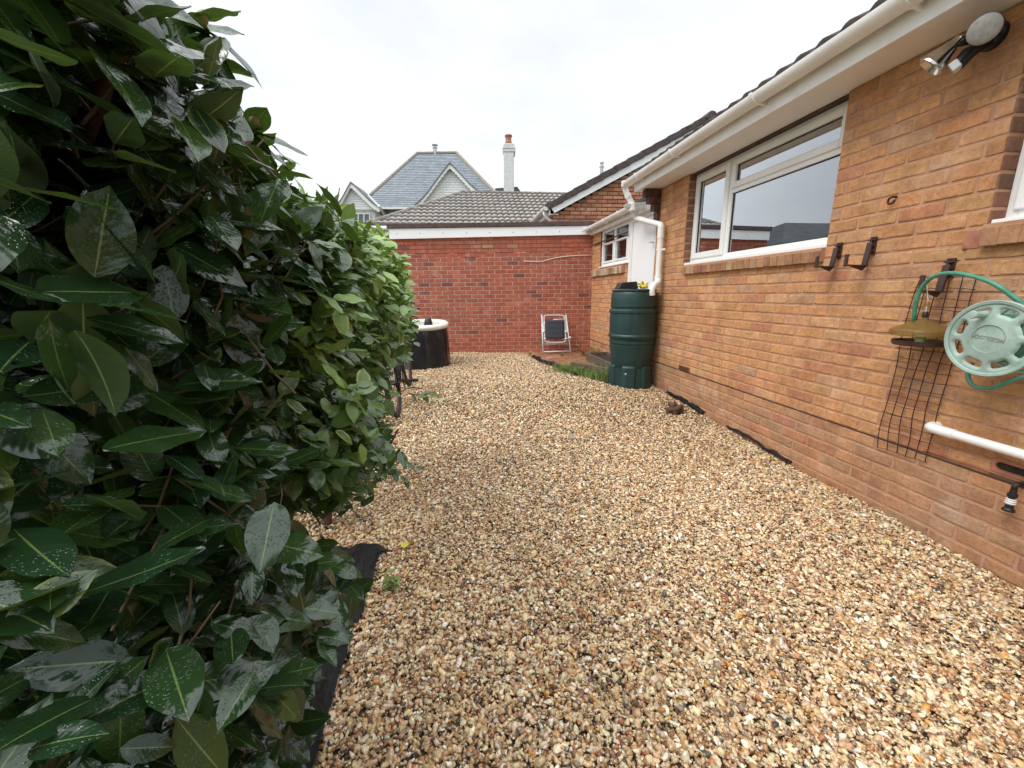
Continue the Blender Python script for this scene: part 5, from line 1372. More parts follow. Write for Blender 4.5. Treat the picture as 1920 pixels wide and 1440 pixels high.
    for s_, a_ in ((1, R_(-12)), (-1, R_(168))):
        e_ = fd_ * math.cos(a_) + up * math.sin(a_); p0, p1 = bb_ + sd_ * s_ * .06, bb_ + sd_ * s_ * .075 + e_ * .17 * (1 if s_ > 0 else 1)
        c2 = MB(); c2.bar(p0, p1, .022, .012); co_ = c2.build('crank', M['black'], t, bevel=.003)
        pm_ = MB(); pc = p1 + sd_ * s_ * .06
        for q in (-1, 1): pm_.bar(pc - sd_ * .045 + fd_ * .034 * q, pc + sd_ * .045 + fd_ * .034 * q, .010, .020); pm_.bar(pc + sd_ * .045 * q - fd_ * .036, pc + sd_ * .045 * q + fd_ * .036, .008, .016)
        pm_.bar(pc - sd_ * .06, pc + sd_ * .045, .014, .014); pm_.build('pedal', M['black'], co_, bevel=.002)
    cn = MB(); cn.tube([rc + sd_ * .045 + up * .035, bb_ + sd_ * .048 + up * .086], .004, 6); cn.tube([rc + sd_ * .045 - up * .035, bb_ + sd_ * .048 - up * .086], .004, 6); cn.build('chain', M['rust'], t)
    cs_ = MB(); cs_.lathe([(.001, 0), (.045, .001), (.045, .003), (.036, .004), (.036, .012), (.028, .013), (.028, .02), (.001, .021)], rc + sd_ * .035, 24, axis=(fd_, up, sd_)); cs_.bar(rc + sd_ * .055 - up * .02, rc + sd_ * .055 - up * .13 + fd_ * .03, .02, .012); cs_.build('derailleur', M['rust'], t)
    mg = MB()
    ks = MB(); ks.tube([bb_ - fd_ * .05 - sd_ * .02, bb_ - fd_ * .10 - sd_ * .16 - up * (bb_[2] - float(G(bb_[0], bb_[1])))], .007, 8); ks.build('kickstand', M['black'], t, smooth=True)
bike()

# brown clod on the gravel
def rock(name, c, s, mat, seed, sub=4, amp=.35):
    v, f = ico(sub); out = []
    for p in v:
        n_ = 1 + amp * noise.noise(Vector(p * 1.6) + Vector((seed, 0, 0))) + amp * .5 * noise.noise(Vector(p * 4.5) + Vector((0, seed, 0)))
        out.append(np.array(c) + p * n_ * np.array(s))
    return np_mesh(name, out, f, mat, None, c, smooth=True)
cz = float(G(2.15, 3.72)); o = rock('earth_clod', (2.125, 3.70, cz + .035), (.075, .070, .058), M['stonebrown'], 4, amp=.6); tag(o, 'lump of reddish brown earth lying on the gravel beside the house wall', 'clod')

# ground membrane pieces (black weed sheet with folds)
def strip_sheet(name, ctr, width, h, label, nl=40, nw=10, seed=1, fold=.02, mat='membrane', lift=.02):
    pts = spline(ctr, max(2, nl // max(1, len(ctr) - 1))); V, Fc = [], []
    n_ = len(pts)
    for i, p in enumerate(pts):
        a_, b_ = pts[max(0, i - 1)], pts[min(n_ - 1, i + 1)]; d_ = b_ - a_; d_[2] = 0; d_ /= np.linalg.norm(d_); s_ = np.array([d_[1], -d_[0], 0])
        wd = width(i / (n_ - 1)) if callable(width) else width
        for j in range(nw):
            u_ = j / (nw - 1) - .5; q = p + s_ * u_ * wd
            z = float(G(q[0], q[1])) + lift + h * (1 - (2 * u_) ** 2) + fold * noise.noise(Vector((q[0] * 14 + seed, q[1] * 9, 0))) + fold * .5 * math.sin(u_ * 22 + seed)
            q = q + s_ * .02 * noise.noise(Vector((i * .35, j * .1 + seed, 3))) * (1 if j in (0, nw - 1) else .3)
            V.append((q[0], q[1], z))
    for i in range(n_ - 1):
        for j in range(nw - 1): k = i * nw + j; Fc.append((k, k + 1, k + nw + 1, k + nw))
    o = np_mesh(name, V, np.array(Fc), M[mat], None, tuple(pts[0]), smooth=True)
    q = o.modifiers.new('s', 'SOLIDIFY'); q.thickness = .003
    sb = o.modifiers.new('sub', 'SUBSURF'); sb.levels = 1; sb.render_levels = 1
    return tag(o, label, 'ground sheet', 'black membrane showing at the gravel edges')
c0 = [np.array([x, y, 0.]) for x, y in ((-.57, .60), (-.57, .95), (-.585, 1.3), (-.57, 1.6), (-.565, 1.86), (-.56, 1.93))]
strip_sheet('weed_membrane', c0, lambda t: .24 + (.10 if t > .85 else 0), .025, 'large folded black membrane beside the camellia in front', seed=2, fold=.035, lift=.012)
c0 = [aZ(*p, -1.105 + H) for p in ((1000, 673), (1018, 682), (1035, 687), (1052, 692), (1075, 700), (1082, 705))]
strip_sheet('weed_membrane', c0, .085, .012, 'crumpled black membrane edge between gravel and patio', seed=5, fold=.05, nw=8)
c0 = [np.array([2.375, y, 0.]) for y in (4.30, 4.1, 3.85, 3.6)]
strip_sheet('weed_membrane', c0, .05, .02, 'short black membrane edge at the wall just past the water butt', seed=7, fold=.02, nw=6)
c0 = [np.array([2.385, y, 0.]) for y in (3.25, 3.0, 2.75, 2.5)]
strip_sheet('weed_membrane', c0, .035, .015, 'thin black membrane edge along the wall nearer than the earth clod', seed=9, fold=.02, nw=6)

# old planter trough and timber edging by the butt
t0 = thing('planter_trough', 'weathered dark trough against the wall behind the water butt', 'planter', (2.2, 5.6, PZ))
A_ = aZ(1118, 654, -.985 + H); m_ = MB(); ty0 = 5.25
m_.box(2.02, 2.385, ty0, ty0 + .025, PZ, PZ + .13); m_.box(2.02, 2.385, 6.30, 6.325, PZ, PZ + .13); m_.box(2.02, 2.045, ty0 + .025, 6.30, PZ, PZ + .13); m_.box(2.36, 2.385, ty0 + .025, 6.30, PZ, PZ + .13)
m_.build('trough', M['timber'], t0, bevel=.005)
MB().box(2.045, 2.36, ty0 + .025, 6.30, PZ, PZ + .07).build('soil', M['soil'], t0)
eb = MB(); e0_ = aZ(1093, 682, PZ); e1_ = aZ(1150, 690, PZ)
eb.bar(np.array([1.62, 5.72, PZ + .045]), np.array([2.0, 5.02, PZ + .045]), .05, .09); o = eb.build('timber_edging', M['timber'], loc=(1.8, 5.4, PZ), bevel=.006); tag(o, 'short length of brown timber edging among the weeds by the patio', 'edging')

# ================================================================== PLANTS
def leaf_shape(nl, nw, wid=.42, fold=.18, droop=.25, wave=.0, tipk=1.0, seed=0):
    g = np.random.default_rng(seed); V, UV = [], []
    for i in range(nl + 1):
        t = i / nl; w_ = wid * .5 * (math.sin(math.pi * min(1, t ** .86)) ** .72) * (1 if t < .8 else max(0.04, 1 - ((t - .8) / .2) ** 1.3 * .55 * tipk))
        if i == 0: w_ = .012
        if i == nl: w_ = .004
        for j in range(nw + 1):
            v_ = j / nw * 2 - 1; y = v_ * w_; z = (abs(v_) - .55 * abs(v_) ** 2.6) * w_ * fold * 2.6 - droop * t * t - .05 * math.sin(math.pi * t) + wave * math.sin(t * 13 + j * 2.1 + seed) * abs(v_)
            V.append((t * (1 - .1 * droop * t), y, z)); UV.append((t, j / nw))
    Fc = [(i * (nw + 1) + j, (i + 1) * (nw + 1) + j, (i + 1) * (nw + 1) + j + 1, i * (nw + 1) + j + 1) for i in range(nl) for j in range(nw)]
    return np.array(V), np.array(Fc), np.array(UV)
def place_leaves(base, axis, nrm, size, tint, shapes, name, mat, parent, seed=0):
    """base,axis,nrm (n,3); size (n,); tint (n,3)"""
    g = np.random.default_rng(seed); n_ = len(base); vi = g.integers(0, len(shapes), n_)
    axis = axis / np.linalg.norm(axis, axis=1)[:, None]; nrm = nrm - axis * (nrm * axis).sum(1)[:, None]; nrm /= (np.linalg.norm(nrm, axis=1)[:, None] + 1e-9)
    side = np.cross(nrm, axis)
    SV = np.array([s_[0] for s_ in shapes]); bf = shapes[0][1]; nv = SV.shape[1]
    V = SV[vi] * size[:, None, None]
    P_ = base[:, None, :] + V[..., 0:1] * axis[:, None, :] + V[..., 1:2] * side[:, None, :] + V[..., 2:3] * nrm[:, None, :]
    Fa = (bf[None] + (np.arange(n_) * nv)[:, None, None]).reshape(-1, 4)
    UV = np.tile(shapes[0][2], (n_, 1)); col = np.repeat(tint, nv, 0)
    return np_mesh(name, P_.reshape(-1, 3), Fa, mat, parent, smooth=True, col=col, uv=UV)
SH_N = [leaf_shape(10, 4, wid=w_, fold=f_, droop=d_, wave=wv, seed=i) for i, (w_, f_, d_, wv) in enumerate([(.54, .10, .18, .012), (.50, .16, .30, .02), (.58, .06, .10, .015), (.50, .18, .42, .01), (.55, .10, .24, .03), (.46, .22, .12, .02), (.56, .04, .30, .025)])]
SH_F = [leaf_shape(5, 2, wid=w_, fold=f_, droop=d_, seed=i) for i, (w_, f_, d_) in enumerate([(.56, .12, .2), (.52, .2, .35), (.62, .08, .12), (.54, .22, .25)])]

# picture outline of the big shrub: points whose projection falls right of this are left bare
OUT = np.array([(-400, 250), (-10, 300), (30, 350), (55, 430), (120, 440), (180, 430), (215, 450), (245, 515), (300, 545), (345, 590), (378, 665), (430, 728), (470, 755), (520, 768), (580, 785), (600, 790), (650, 772), (685, 738), (740, 726), (800, 732), (850, 748), (885, 735), (905, 700), (955, 650), (1000, 600), (1060, 650), (1110, 660), (1150, 600), (1190, 575), (1240, 540), (1330, 500), (1440, 500), (1700, 480)], float)
OUT1 = np.array([q for q in OUT if q[0] < 860] + [(865, 640), (890, 540), (930, 480), (985, 480), (1010, 560), (1040, 640), (1110, 670), (1160, 640), (1190, 625), (1240, 600), (1330, 570), (1440, 550), (1700, 540)], float)
OUT2 = np.array([q for q in OUT if q[0] < 860] + [(870, 735), (900, 710), (940, 670), (965, 600), (972, 0), (1700, 0)], float)
def ok_px(P_, margin=0, out=OUT):
    px, py, dz = to_px(P_)
    return (px < np.interp(py, out[:, 0], out[:, 1]) - margin) & (dz > .27)

def shrub(name, label, nt, yr, xface, zr, seed, leafmat, tint_f, Lr, origin, near=True, bare=None, inner=0, out=OUT, topf=None, clear=None):
    g = np.random.default_rng(seed)
    t = thing(name, label, 'shrub', origin)
    # twig tips in a shell behind the face X = xface and under the top
    n_ = nt * 4
    y = g.uniform(*yr, n_); y = np.where(g.random(n_) < .16, yr[1] + g.random(n_) ** 1.6 * .5 * (1 if yr[0] < .5 else 0), y); z = g.uniform(*zr, n_); dep = g.random(n_) ** 1.5 * .42 + (g.random(n_) < inner) * g.random(n_) * .5
    nzv = np.array([noise.noise(Vector((yy * 2.2, zz * 2.2, seed))) for yy, zz in zip(y, z)])
    x = xface(y, z) - dep + nzv * .16
    tz_ = topf(y) if topf else zr[1] + 0 * y
    ztop = tz_ + .55 * np.minimum(np.maximum(-(x + .27), 0), .5) - .10
    k = z < ztop + .05
    # part of them go on the top surface
    m = g.random(n_) < .28
    x = np.where(m, -.28 - g.random(n_) * .9, x); ztop = tz_ + .5 * np.minimum(np.maximum(-(x + .27), 0), .5) - .10
    z = np.where(m, ztop - g.random(n_) ** 1.5 * .3, z)
    tips = np.stack([x, y, z], 1)
    k &= ok_px(tips, 6 + g.random(n_) ** 2.5 * 75, out) & (x > -1.7)
    for _ in range(70 if zr[0] < .2 else 40):          # hollows between the boughs
        vc = np.array([-.27 - g.random() * .18, g.uniform(*yr), g.uniform(zr[0] + .1, zr[1])]); k &= np.linalg.norm((tips - vc) * (1, 1, 1.3), axis=1) > g.uniform(.045, .105)
    if bare is not None: k &= ~bare(tips)
    tips = tips[k][:nt]; m = m[k][:nt]
    n_ = len(tips)
    d = np.stack([g.normal(.55, .45, n_), g.normal(0, .5, n_), g.normal(.25, .4, n_)], 1); d[m] += (0, 0, .5)
    d /= np.linalg.norm(d, axis=1)[:, None]
    tw = MB(); B, A, N, Sz, Tn = [], [], [], [], []; buds = []
    upv_ = np.array([0, 0, 1.])
    for i in range(n_):
        p, dd_ = tips[i], d[i]
        dist = max(.3, np.linalg.norm(p - np.array([0, 0, H])))
        Lt = g.uniform(.09, .15)
        back = p - dd_ * Lt - upv_ * .01
        if near and .6 < dist < 1.5 and ok_px(p[None], 24, out)[0] and ok_px(back[None], 24, out)[0]: tw.tube([back + dd_ * Lt * .25, (back + p) / 2 + (g.normal(0, .004), g.normal(0, .004), -.003), p], [.0019, .0017, .0012], 5, cap=False)
        nl = g.integers(4, 8); a0_ = g.uniform(0, 6.28)
        s_ = np.cross(dd_, upv_); s_ /= (np.linalg.norm(s_) + 1e-6); u2 = np.cross(s_, dd_)
        tb_ = g.random()
        for k_ in range(nl):
            f = k_ / nl; q = p - dd_ * Lt * f * .85; a_ = a0_ + k_ * 2.4
            rad = s_ * math.cos(a_) + u2 * math.sin(a_)
            ax = dd_ * (.75 - .45 * f) + rad * (.75 + .3 * f) + np.array([.12, 0, -.30]) + g.normal(0, .14, 3)
            nn_ = upv_ * 1.0 + np.array([.45, -.15, 0]) + dd_ * .35 + g.normal(0, .28, 3)
            B.append(q + rad * .008); A.append(ax); N.append(nn_); Sz.append(g.uniform(*Lr) * (1 - .25 * (k_ == 0))); Tn.append(tint_f(g, q, tb_, k_))
        if .62 < dist < 1.35 and g.random() < .10 and near: buds.append((p, dd_))
    B, A, N, Sz, Tn = map(np.array, (B, A, N, Sz, Tn))
    ctr = B + A / np.linalg.norm(A, axis=1)[:, None] * Sz[:, None] * .75
    kk = ok_px(ctr, -22, out)
    if clear is not None:
        px, py, dz = to_px(ctr)
        for (pl, wd_, dep_) in clear:
            for (x0, y0), (x1, y1) in zip(pl[:-1], pl[1:]):
                ll = (x1 - x0) ** 2 + (y1 - y0) ** 2; tt = np.clip(((px - x0) * (x1 - x0) + (py - y0) * (y1 - y0)) / ll, 0, 1)
                kk &= ~((np.hypot(px - x0 - tt * (x1 - x0), py - y0 - tt * (y1 - y0)) < wd_) & (dz < dep_)) & (B[:, 2] > G(B[:, 0], B[:, 1]) + .03)
    dist = np.linalg.norm(B - np.array([0, 0, H]), axis=1)
    nearm = kk & (dist < 1.6); farm = kk & (dist >= 1.6)
    lo = place_leaves(B[nearm], A[nearm], N[nearm], Sz[nearm], Tn[nearm], SH_N, 'foliage', leafmat, t, seed) if nearm.sum() else None
    if farm.sum():
        place_leaves(B[farm], A[farm], N[farm], Sz[farm], Tn[farm], SH_F if near else SH_N, 'foliage', leafmat, t, seed + 1)
    if name and len(tw.v) > 900 and zr[0] < .2: tw.build('twigs', M['twig'], t, smooth=True)
    return t, buds, (B[nearm | farm], A[nearm | farm])
def bud(t, p, d_, s=1.0):
    d_ = d_ / np.linalg.norm(d_); a_ = np.cross(d_, (0, 0, 1.)); a_ = a_ / np.linalg.norm(a_); b_ = np.cross(d_, a_)
    MB().lathe([(.0015 * s, 0), (.0045 * s, .002 * s), (.0070 * s, .007 * s), (.0072 * s, .011 * s), (.0055 * s, .016 * s), (.0025 * s, .0205 * s), (.0004, .0225 * s)], p, 14, axis=(a_, b_, d_)).build('bud', M['bud'], t, smooth=True)

BUDS = [(48, 970, .44), (60, 998, .43), (88, 1002, .435), (236, 566, .455), (262, 574, .45), (326, 1150, .575), (338, 1170, .575), (195, 1388, .50), (366, 830, .62), (302, 960, .6), (430, 1095, .72), (510, 705, 1.0), (470, 235, .71)]
xf1 = lambda y, z: -.275 + 0 * y - .10 * np.maximum(.35 - z, 0)
def tint1(g, q, tb_, k_):  # leaves further along and higher tinted lighter, painting in brighter light
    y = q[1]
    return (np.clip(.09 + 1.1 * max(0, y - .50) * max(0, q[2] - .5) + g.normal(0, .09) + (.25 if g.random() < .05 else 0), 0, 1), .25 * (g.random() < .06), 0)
def bare1(T_):   # open skirt above the ground towards the path
    return (T_[:, 2] < .42) & (T_[:, 1] > 1.02) & (T_[:, 0] > -1.2) | (T_[:, 2] < .16)
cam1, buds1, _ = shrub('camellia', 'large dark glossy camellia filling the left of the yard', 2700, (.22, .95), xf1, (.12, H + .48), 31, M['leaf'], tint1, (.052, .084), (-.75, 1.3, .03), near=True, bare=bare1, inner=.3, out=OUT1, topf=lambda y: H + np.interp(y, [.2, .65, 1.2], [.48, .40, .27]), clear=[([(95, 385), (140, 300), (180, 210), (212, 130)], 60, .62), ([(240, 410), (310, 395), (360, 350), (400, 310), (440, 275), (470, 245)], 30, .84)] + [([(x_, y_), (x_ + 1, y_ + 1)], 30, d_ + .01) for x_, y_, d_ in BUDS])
xf2 = lambda y, z: -.26 - .06 * np.maximum(.5 - z, 0) + .03 * np.sin(y * 4)
def toplit_tint(g, q, tb_, k_):  # higher leaves tinted lighter: light from above put into the colour
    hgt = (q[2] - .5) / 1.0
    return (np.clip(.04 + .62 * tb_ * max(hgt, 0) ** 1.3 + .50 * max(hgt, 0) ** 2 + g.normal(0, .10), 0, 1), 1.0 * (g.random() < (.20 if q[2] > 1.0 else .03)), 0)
def bare2(T_): return (T_[:, 2] < .30)
cam2, _, _ = shrub('camellia', 'lighter yellow-green camellia behind the dark one, nearer the red wall', 2700, (.82, 2.75), xf2, (.28, H + .27), 57, M['leaf_lit'], toplit_tint, (.046, .074), (-.75, 2.3, .05), near=True, bare=bare2, out=OUT2, topf=lambda y: H + .27 + 0 * y)

random.seed(12)
for p, d_ in buds1[:22]: bud(cam1, p, d_ + np.array([.2, 0, .4]), random.uniform(.8, 1.15))

# main stems and boughs
def bough(t, pts, r0, r1, mat='bark', name='branch', seg=10):
    sp_ = spline(pts, 6); n_ = len(sp_)
    rs = [(r0 + (r1 - r0) * i / (n_ - 1)) * (1 + .10 * noise.noise(Vector((i * .9, r0 * 90, 1)))) for i in range(n_)]
    sp_ = [p + .004 * np.array([noise.noise(Vector((i * .5, 1, r0 * 50))), noise.noise(Vector((i * .5, 5, 2))), 0]) for i, p in enumerate(sp_)]
    return MB().tube(sp_, rs, seg).build(name, M[mat], t, smooth=True)
gz1 = float(G(-.75, 1.45))
bough(cam1, [(-.80, 1.45, gz1 - .03), (-.78, 1.42, .25), (-.72, 1.35, .6), (-.68, 1.2, 1.0), (-.62, 1.0, 1.45)], .032, .014, name='trunk')
bough(cam1, [(-.86, 1.55, gz1 - .03), (-.92, 1.6, .4), (-.95, 1.5, .9), (-.9, 1.3, 1.5)], .028, .012, name='trunk')
bough(cam1, [aD(95, 385, .66), aD(140, 300, .58), aD(180, 210, .52), aD(215, 120, .48), aD(235, 50, .45), aD(238, -30, .43)], .0098, .0058)
bough(cam1, [aD(215, 120, .48), aD(250, 80, .50), aD(300, 58, .53), aD(350, 45, .56)], .006, .0035)
bough(cam1, [aD(95, 385, .80), aD(105, 290, .78), aD(125, 230, .74)], .005, .0025)
bough(cam1, [aD(240, 410, .95), aD(310, 395, .88), aD(360, 350, .82), aD(400, 310, .78), aD(440, 275, .75), aD(470, 245, .73)], .007, .0035)
bough(cam1, [aD(0, 545, .9), aD(60, 525, .85), aD(150, 510, .8)], .006, .004)
bough(cam1, [aD(300, 510, .85), aD(380, 515, .82), aD(470, 500, .85)], .005, .003)
bough(cam1, [aD(25, 1382, .50), aD(90, 1395, .52), aD(150, 1400, .53)], .0042, .003)
bough(cam1, [aD(-10, 785, .8), aD(60, 760, .7), aD(120, 750, .62)], .004, .003)
gz2 = float(G(-.75, 2.25))
bough(cam2, [(-.80, 2.2, gz2 - .03), (-.76, 2.2, .3), (-.66, 2.25, .7), (-.6, 2.2, 1.2)], .028, .012, name='trunk')
bough(cam2, [(-.78, 2.15, .10), (-.62, 2.12, .25), (-.50, 2.1, .38), (-.40, 2.08, .50), (-.34, 2.06, .60)], .014, .005)
bough(cam2, [(-.76, 2.18, .16), (-.66, 2.0, .30), (-.55, 1.9, .42), (-.45, 1.85, .55)], .010, .004)
bough(cam2, [(-.78, 2.22, .12), (-.60, 2.25, .22), (-.46, 2.22, .30), (-.36, 2.2, .36)], .009, .003)
bough(cam2, [(-.7, 2.3, .5), (-.5, 2.5, .62), (-.36, 2.65, .68), (-.27, 2.72, .66)], .007, .003)
# sprays reaching out at the right-hand outline (specific sprigs of the plant)
def sprig(t, pts, r, n_l, Lr, mat, seed, tint=(.2, 0, 0), budp=False, tipd=(.2, 0, -.3)):
    g = np.random.default_rng(seed); sp_ = spline(pts, 6)
    MB().tube(sp_, np.linspace(r, r * .5, len(sp_)), 8).build('branch', M['twig'], t, smooth=True)
    B, A, N, Sz, Tn = [], [], [], [], []
    sp_ = np.array(sp_); a0_ = g.uniform(0, 6)
    for k in range(n_l):
        f = 1 - k / n_l * .9; i = min(len(sp_) - 2, int(f * (len(sp_) - 1))); d_ = sp_[i + 1] - sp_[i]; d_ /= np.linalg.norm(d_)
        s_ = np.cross(d_, (0, 0, 1.)); s_ /= np.linalg.norm(s_); u2 = np.cross(s_, d_); a_ = a0_ + k * 2.4; rad = s_ * math.cos(a_) + u2 * math.sin(a_)
        B.append(sp_[i + (1 if k == 0 else 0)]); A.append(d_ * .8 + rad * .7 + np.array(tipd) + g.normal(0, .1, 3)); N.append(np.array([.3, -.3, 1]) + g.normal(0, .25, 3)); Sz.append(g.uniform(*Lr)); Tn.append(tint)
    place_leaves(*map(np.array, (B, A, N, Sz, Tn)), SH_N, 'foliage', M[mat], t, seed)
    if budp: bud(t, sp_[-1], sp_[-1] - sp_[-3] + np.array([0, 0, .01]), 1.1)
sprig(cam1, [aD(300, 70, .58), aD(345, 45, .57), aD(372, 48, .56)], .004, 6, (.085, .10), 'leaf', 1, budp=True, tipd=(.3, 0, -.2))
sprig(cam1, [aD(330, 130, .62), aD(365, 108, .62), aD(385, 110, .62)], .003, 5, (.08, .095), 'leaf', 2, tipd=(.2, 0, -.5))
sprig(cam1, [aD(440, 275, .75), aD(465, 250, .73), aD(478, 245, .72)], .003, 6, (.08, .095), 'leaf', 3, tint=(.3, 0, 0), budp=True)
sprig(cam1, [aD(400, 330, .8), aD(430, 300, .78), aD(455, 285, .76)], .003, 6, (.08, .095), 'leaf', 4, tint=(.3, 0, 0), budp=True)
sprig(cam1, [aD(480, 1175, 1.05), aD(530, 1150, 1.0), aD(590, 1135, .97)], .0035, 6, (.085, .10), 'leaf', 5, tint=(.25, 0, 0), budp=True, tipd=(.5, 0, -.1))
sprig(cam1, [aD(520, 1010, 1.2), aD(590, 1030, 1.15), aD(640, 1060, 1.12)], .0035, 8, (.07, .085), 'leaf', 6, tint=(.4, 0, 0), tipd=(.3, 0, -.2))
sprig(cam2, [(-.36, 2.62, .66), (-.28, 2.62, .64), (-.20, 2.62, .655)], .003, 7, (.06, .075), 'leaf_lit', 7, tint=(.4, 0, 0), tipd=(.3, 0, -.3))
sprig(cam2, [(-.40, 2.06, .50), (-.34, 2.05, .44), (-.26, 2.02, .40)], .003, 9, (.05, .06), 'leaf_lit', 8, tint=(.15, 0, 0), tipd=(.2, 0, -.5))
sprig(cam2, [(-.46, 2.2, .30), (-.40, 2.15, .32), (-.33, 2.1, .30)], .003, 8, (.05, .06), 'leaf_lit', 9, tint=(.15, 0, 0), tipd=(.2, 0, -.4))
sprig(cam2, [aD(700, 480, 2.0), aD(735, 478, 1.98), aD(752, 480, 1.96)], .003, 5, (.06, .075), 'leaf_lit', 10, tint=(.5, 0, 0), tipd=(.3, 0, -.3))
sprig(cam1, [aD(210, 560, .50), aD(235, 570, .48), aD(250, 575, .47)], .003, 5, (.085, .10), 'leaf', 11, tint=(.2, 0, 0), budp=True, tipd=(.1, -.2, -.5))
sprig(cam1, [aD(90, 1000, .46), aD(60, 990, .45), aD(50, 1005, .44)], .003, 4, (.085, .10), 'leaf', 12, tint=(.2, 0, 0), budp=True, tipd=(0, -.2, -.6))
sprig(cam1, [aD(360, 1120, .62), aD(340, 1150, .60), aD(325, 1165, .59)], .003, 5, (.08, .095), 'leaf', 13, tint=(.2, 0, 0), budp=True, tipd=(.1, -.1, -.5))
sprig(cam1, [aD(100, 1395, .52), aD(150, 1400, .52), aD(185, 1395, .51)], .003, 5, (.08, .095), 'leaf', 14, tint=(.2, 0, 0), budp=True, tipd=(.2, 0, .0))
for (x, y, d_), s_ in zip(BUDS, (1.2, 1.3, .9, 1.0, 1.1, 1.1, .9, 1.4, 1.0, .9, 1.0, 1.0, 1.1)):
    bud(cam1, aD(x, y, d_), np.array([.6, -.2, .5]), s_)

# dead leaves under the shrub
g = np.random.default_rng(77); n_ = 520; X = g.uniform(-1.6, -.68, n_); Y = g.uniform(.5, 1.95, n_)
B = np.stack([X, Y, bed_h(X, Y) + .012 + .02 * g.random(n_)], 1); A = np.stack([g.normal(0, 1, n_), g.normal(0, 1, n_), g.normal(0, .15, n_)], 1)
o = place_leaves(B, A, np.tile([0, 0, 1.], (n_, 1)) + g.normal(0, .3, (n_, 3)), g.uniform(.05, .08, n_), np.zeros((n_, 3)), SH_F, 'leaf_litter', M['litter'], None, 3); tag(o, 'reddish brown fallen leaves on the soil bed', 'leaf litter', kind='stuff')
# single yellow leaf
fy_ = aZ(752, 1020, float(G(-.35, 1.95)) + .02); yl = simple('yellow_leaf', (.75, .62, .05), .5, var=.1)
o = place_leaves(np.array([fy_]), np.array([[.6, -.5, .3]]), np.array([[0, -.6, 1.]]), np.array([.06]), np.zeros((1, 3)), [SH_N[2]], 'fallen_leaf', yl, None, 1); tag(o, 'single bright yellow fallen leaf lying on the gravel', 'leaf')

# weeds
def blades(name, ctrs, n_, hr, spread, mat, label, cat, seed, kind=None, wd=.006, lean=.5):
    g = np.random.default_rng(seed); V, Fc, CO, UV = [], [], [], []
    for _ in range(n_):
        c_ = ctrs[g.integers(len(ctrs))]; a_ = g.uniform(0, 6.28); r = abs(g.normal(0, spread)); x, y = c_[0] + r * math.cos(a_), c_[1] + r * math.sin(a_)
        z0_ = c_[2]; h = g.uniform(*hr); ln = g.uniform(.1, lean) * h; b_ = g.uniform(0, 6.28); w_ = wd * g.uniform(.5, 1.2); k = len(V); ti = np.clip(g.normal(.5, .3), 0, 1)
        for i in range(4):
            t = i / 3; cx_, cy_ = x + ln * t * t * math.cos(b_), y + ln * t * t * math.sin(b_); zz = z0_ + h * (t - .18 * t * t * (ln / h)); ww_ = w_ * (1 - t) * .5 + .0004
            V += [(cx_ - ww_ * math.sin(b_), cy_ + ww_ * math.cos(b_), zz), (cx_ + ww_ * math.sin(b_), cy_ - ww_ * math.cos(b_), zz)]; CO += [(ti, 0, 0)] * 2; UV += [(t, .3), (t, .7)]
        for i in range(3): Fc.append((k + 2 * i, k + 2 * i + 1, k + 2 * i + 3, k + 2 * i + 2))
    o = np_mesh(name, V, np.array(Fc), M[mat], None, ctrs[0], col=np.array(CO), uv=np.array(UV)); return tag(o, label, cat, kind=kind)
gc = [(x, y, float(G(x, y)) - .02) for x, y in ((1.50, 5.62), (1.45, 5.75), (1.6, 5.4), (1.70, 5.45), (1.8, 5.3), (1.62, 5.62), (1.9, 5.2), (1.75, 5.1), (1.85, 5.55), (1.95, 5.05), (1.68, 5.75), (1.98, 5.6))]
blades('grass', gc, 3400, (.03, .15), .11, 'weed', 'patch of short grass growing between the gravel and the patio', 'grass', 5, kind='stuff', wd=.007)
M['dry'] = simple('dry_grass', (.34, .25, .12), .8, var=.25)
o = blades('grass_tuft', [(1.90, 4.93, .14), (1.86, 4.98, .14)], 120, (.12, .30), .04, 'weed', 'tall green grass tuft at the foot of the water butt', 'grass tuft', 6, wd=.007, lean=.9)
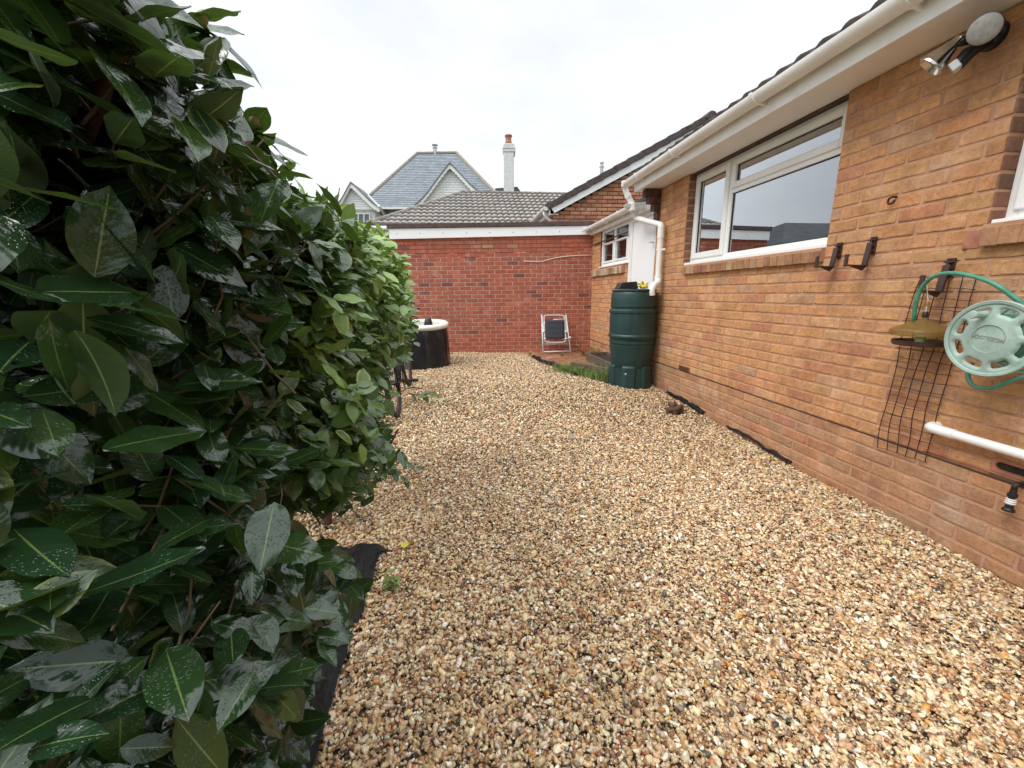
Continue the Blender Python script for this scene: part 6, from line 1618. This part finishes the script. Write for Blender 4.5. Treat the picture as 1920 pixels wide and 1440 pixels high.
def weed(ctr, n_, s, seed, label, name='weed'):
    g = np.random.default_rng(seed); B, A, N, Sz = [], [], [], []
    st_ = MB()
    for k in range(max(2, n_ // 5)):
        a_ = g.uniform(0, 6.28); h = s * g.uniform(.5, 1.6); e_ = np.array(ctr) + np.array([math.cos(a_) * s * .5, math.sin(a_) * s * .5, h]); st_.tube(spline([ctr, (np.array(ctr) + e_) / 2 + (0, 0, .01), e_], 3), .0018, 4)
        for j in range(5):
            f = (j + 1) / 5; p = np.array(ctr) * (1 - f) + e_ * f; b_ = g.uniform(0, 6.28); B.append(p); A.append((math.cos(b_), math.sin(b_), g.uniform(-.1, .5))); N.append((g.normal(0, .2), g.normal(0, .2), 1)); Sz.append(s * g.uniform(.45, .9))
    t = thing(name, label, 'weed', ctr, 'small weeds growing around the yard'); st_.build('stem', M['weed'], t)
    n2 = len(B); place_leaves(np.array(B), np.array(A), np.array(N), np.array(Sz), np.stack([g.uniform(.2, .9, n2), np.zeros(n2), np.zeros(n2)], 1), [leaf_shape(5, 2, wid=.6, fold=.1, droop=.2)], 'leaves', M['weed'], t, seed)
w1 = aZ(1093, 668, PZ); weed((w1[0], w1[1], PZ), 16, .12, 1, 'upright leafy weed in the corner of the patio, left of the bushy one')
w1 = aZ(1122, 664, PZ); weed((2.28, 6.75, PZ), 36, .12, 2, 'bright green bushy weed at the foot of the wall corner')
w1 = aZ(1052, 667, PZ); weed((w1[0], w1[1], PZ), 16, .07, 3, 'low weed sprouting between slabs in front of the folding chair')
w1 = aZ(992, 668, PZ); weed((w1[0], w1[1], PZ), 8, .08, 4, 'tiny dark weed at the gravel edge left of the folding chair')
w1 = aZ(733, 1100, .0); weed((w1[0], w1[1], float(G(w1[0], w1[1]))), 26, .05, 5, 'straggly dark weed in the gravel beside the front membrane')
# small twigs lying about
for i, (x, y, a_, l_) in enumerate(((1012, 1162, .7, .035), (1118, 1280, .9, .05), (1095, 722, .9, .07))):
    p = aZ(x, y, float(G(.5, 1.5 if y > 1000 else 4.6)) + .016); e_ = p + np.array([math.cos(a_) * l_, -math.sin(a_) * l_, .003]); o = MB().tube(spline([p, (p + e_) / 2 + (0, .003, .002), e_], 3), .0032, 6).build('twig', M['twig'], loc=tuple(p), smooth=True)
    tag(o, ('short thick brown twig on the gravel, middle of the yard', 'thin dark twig on the near gravel, foreground', 'dark twig on the gravel near the grass patch')[i], 'twig', 'twigs lying on the gravel')
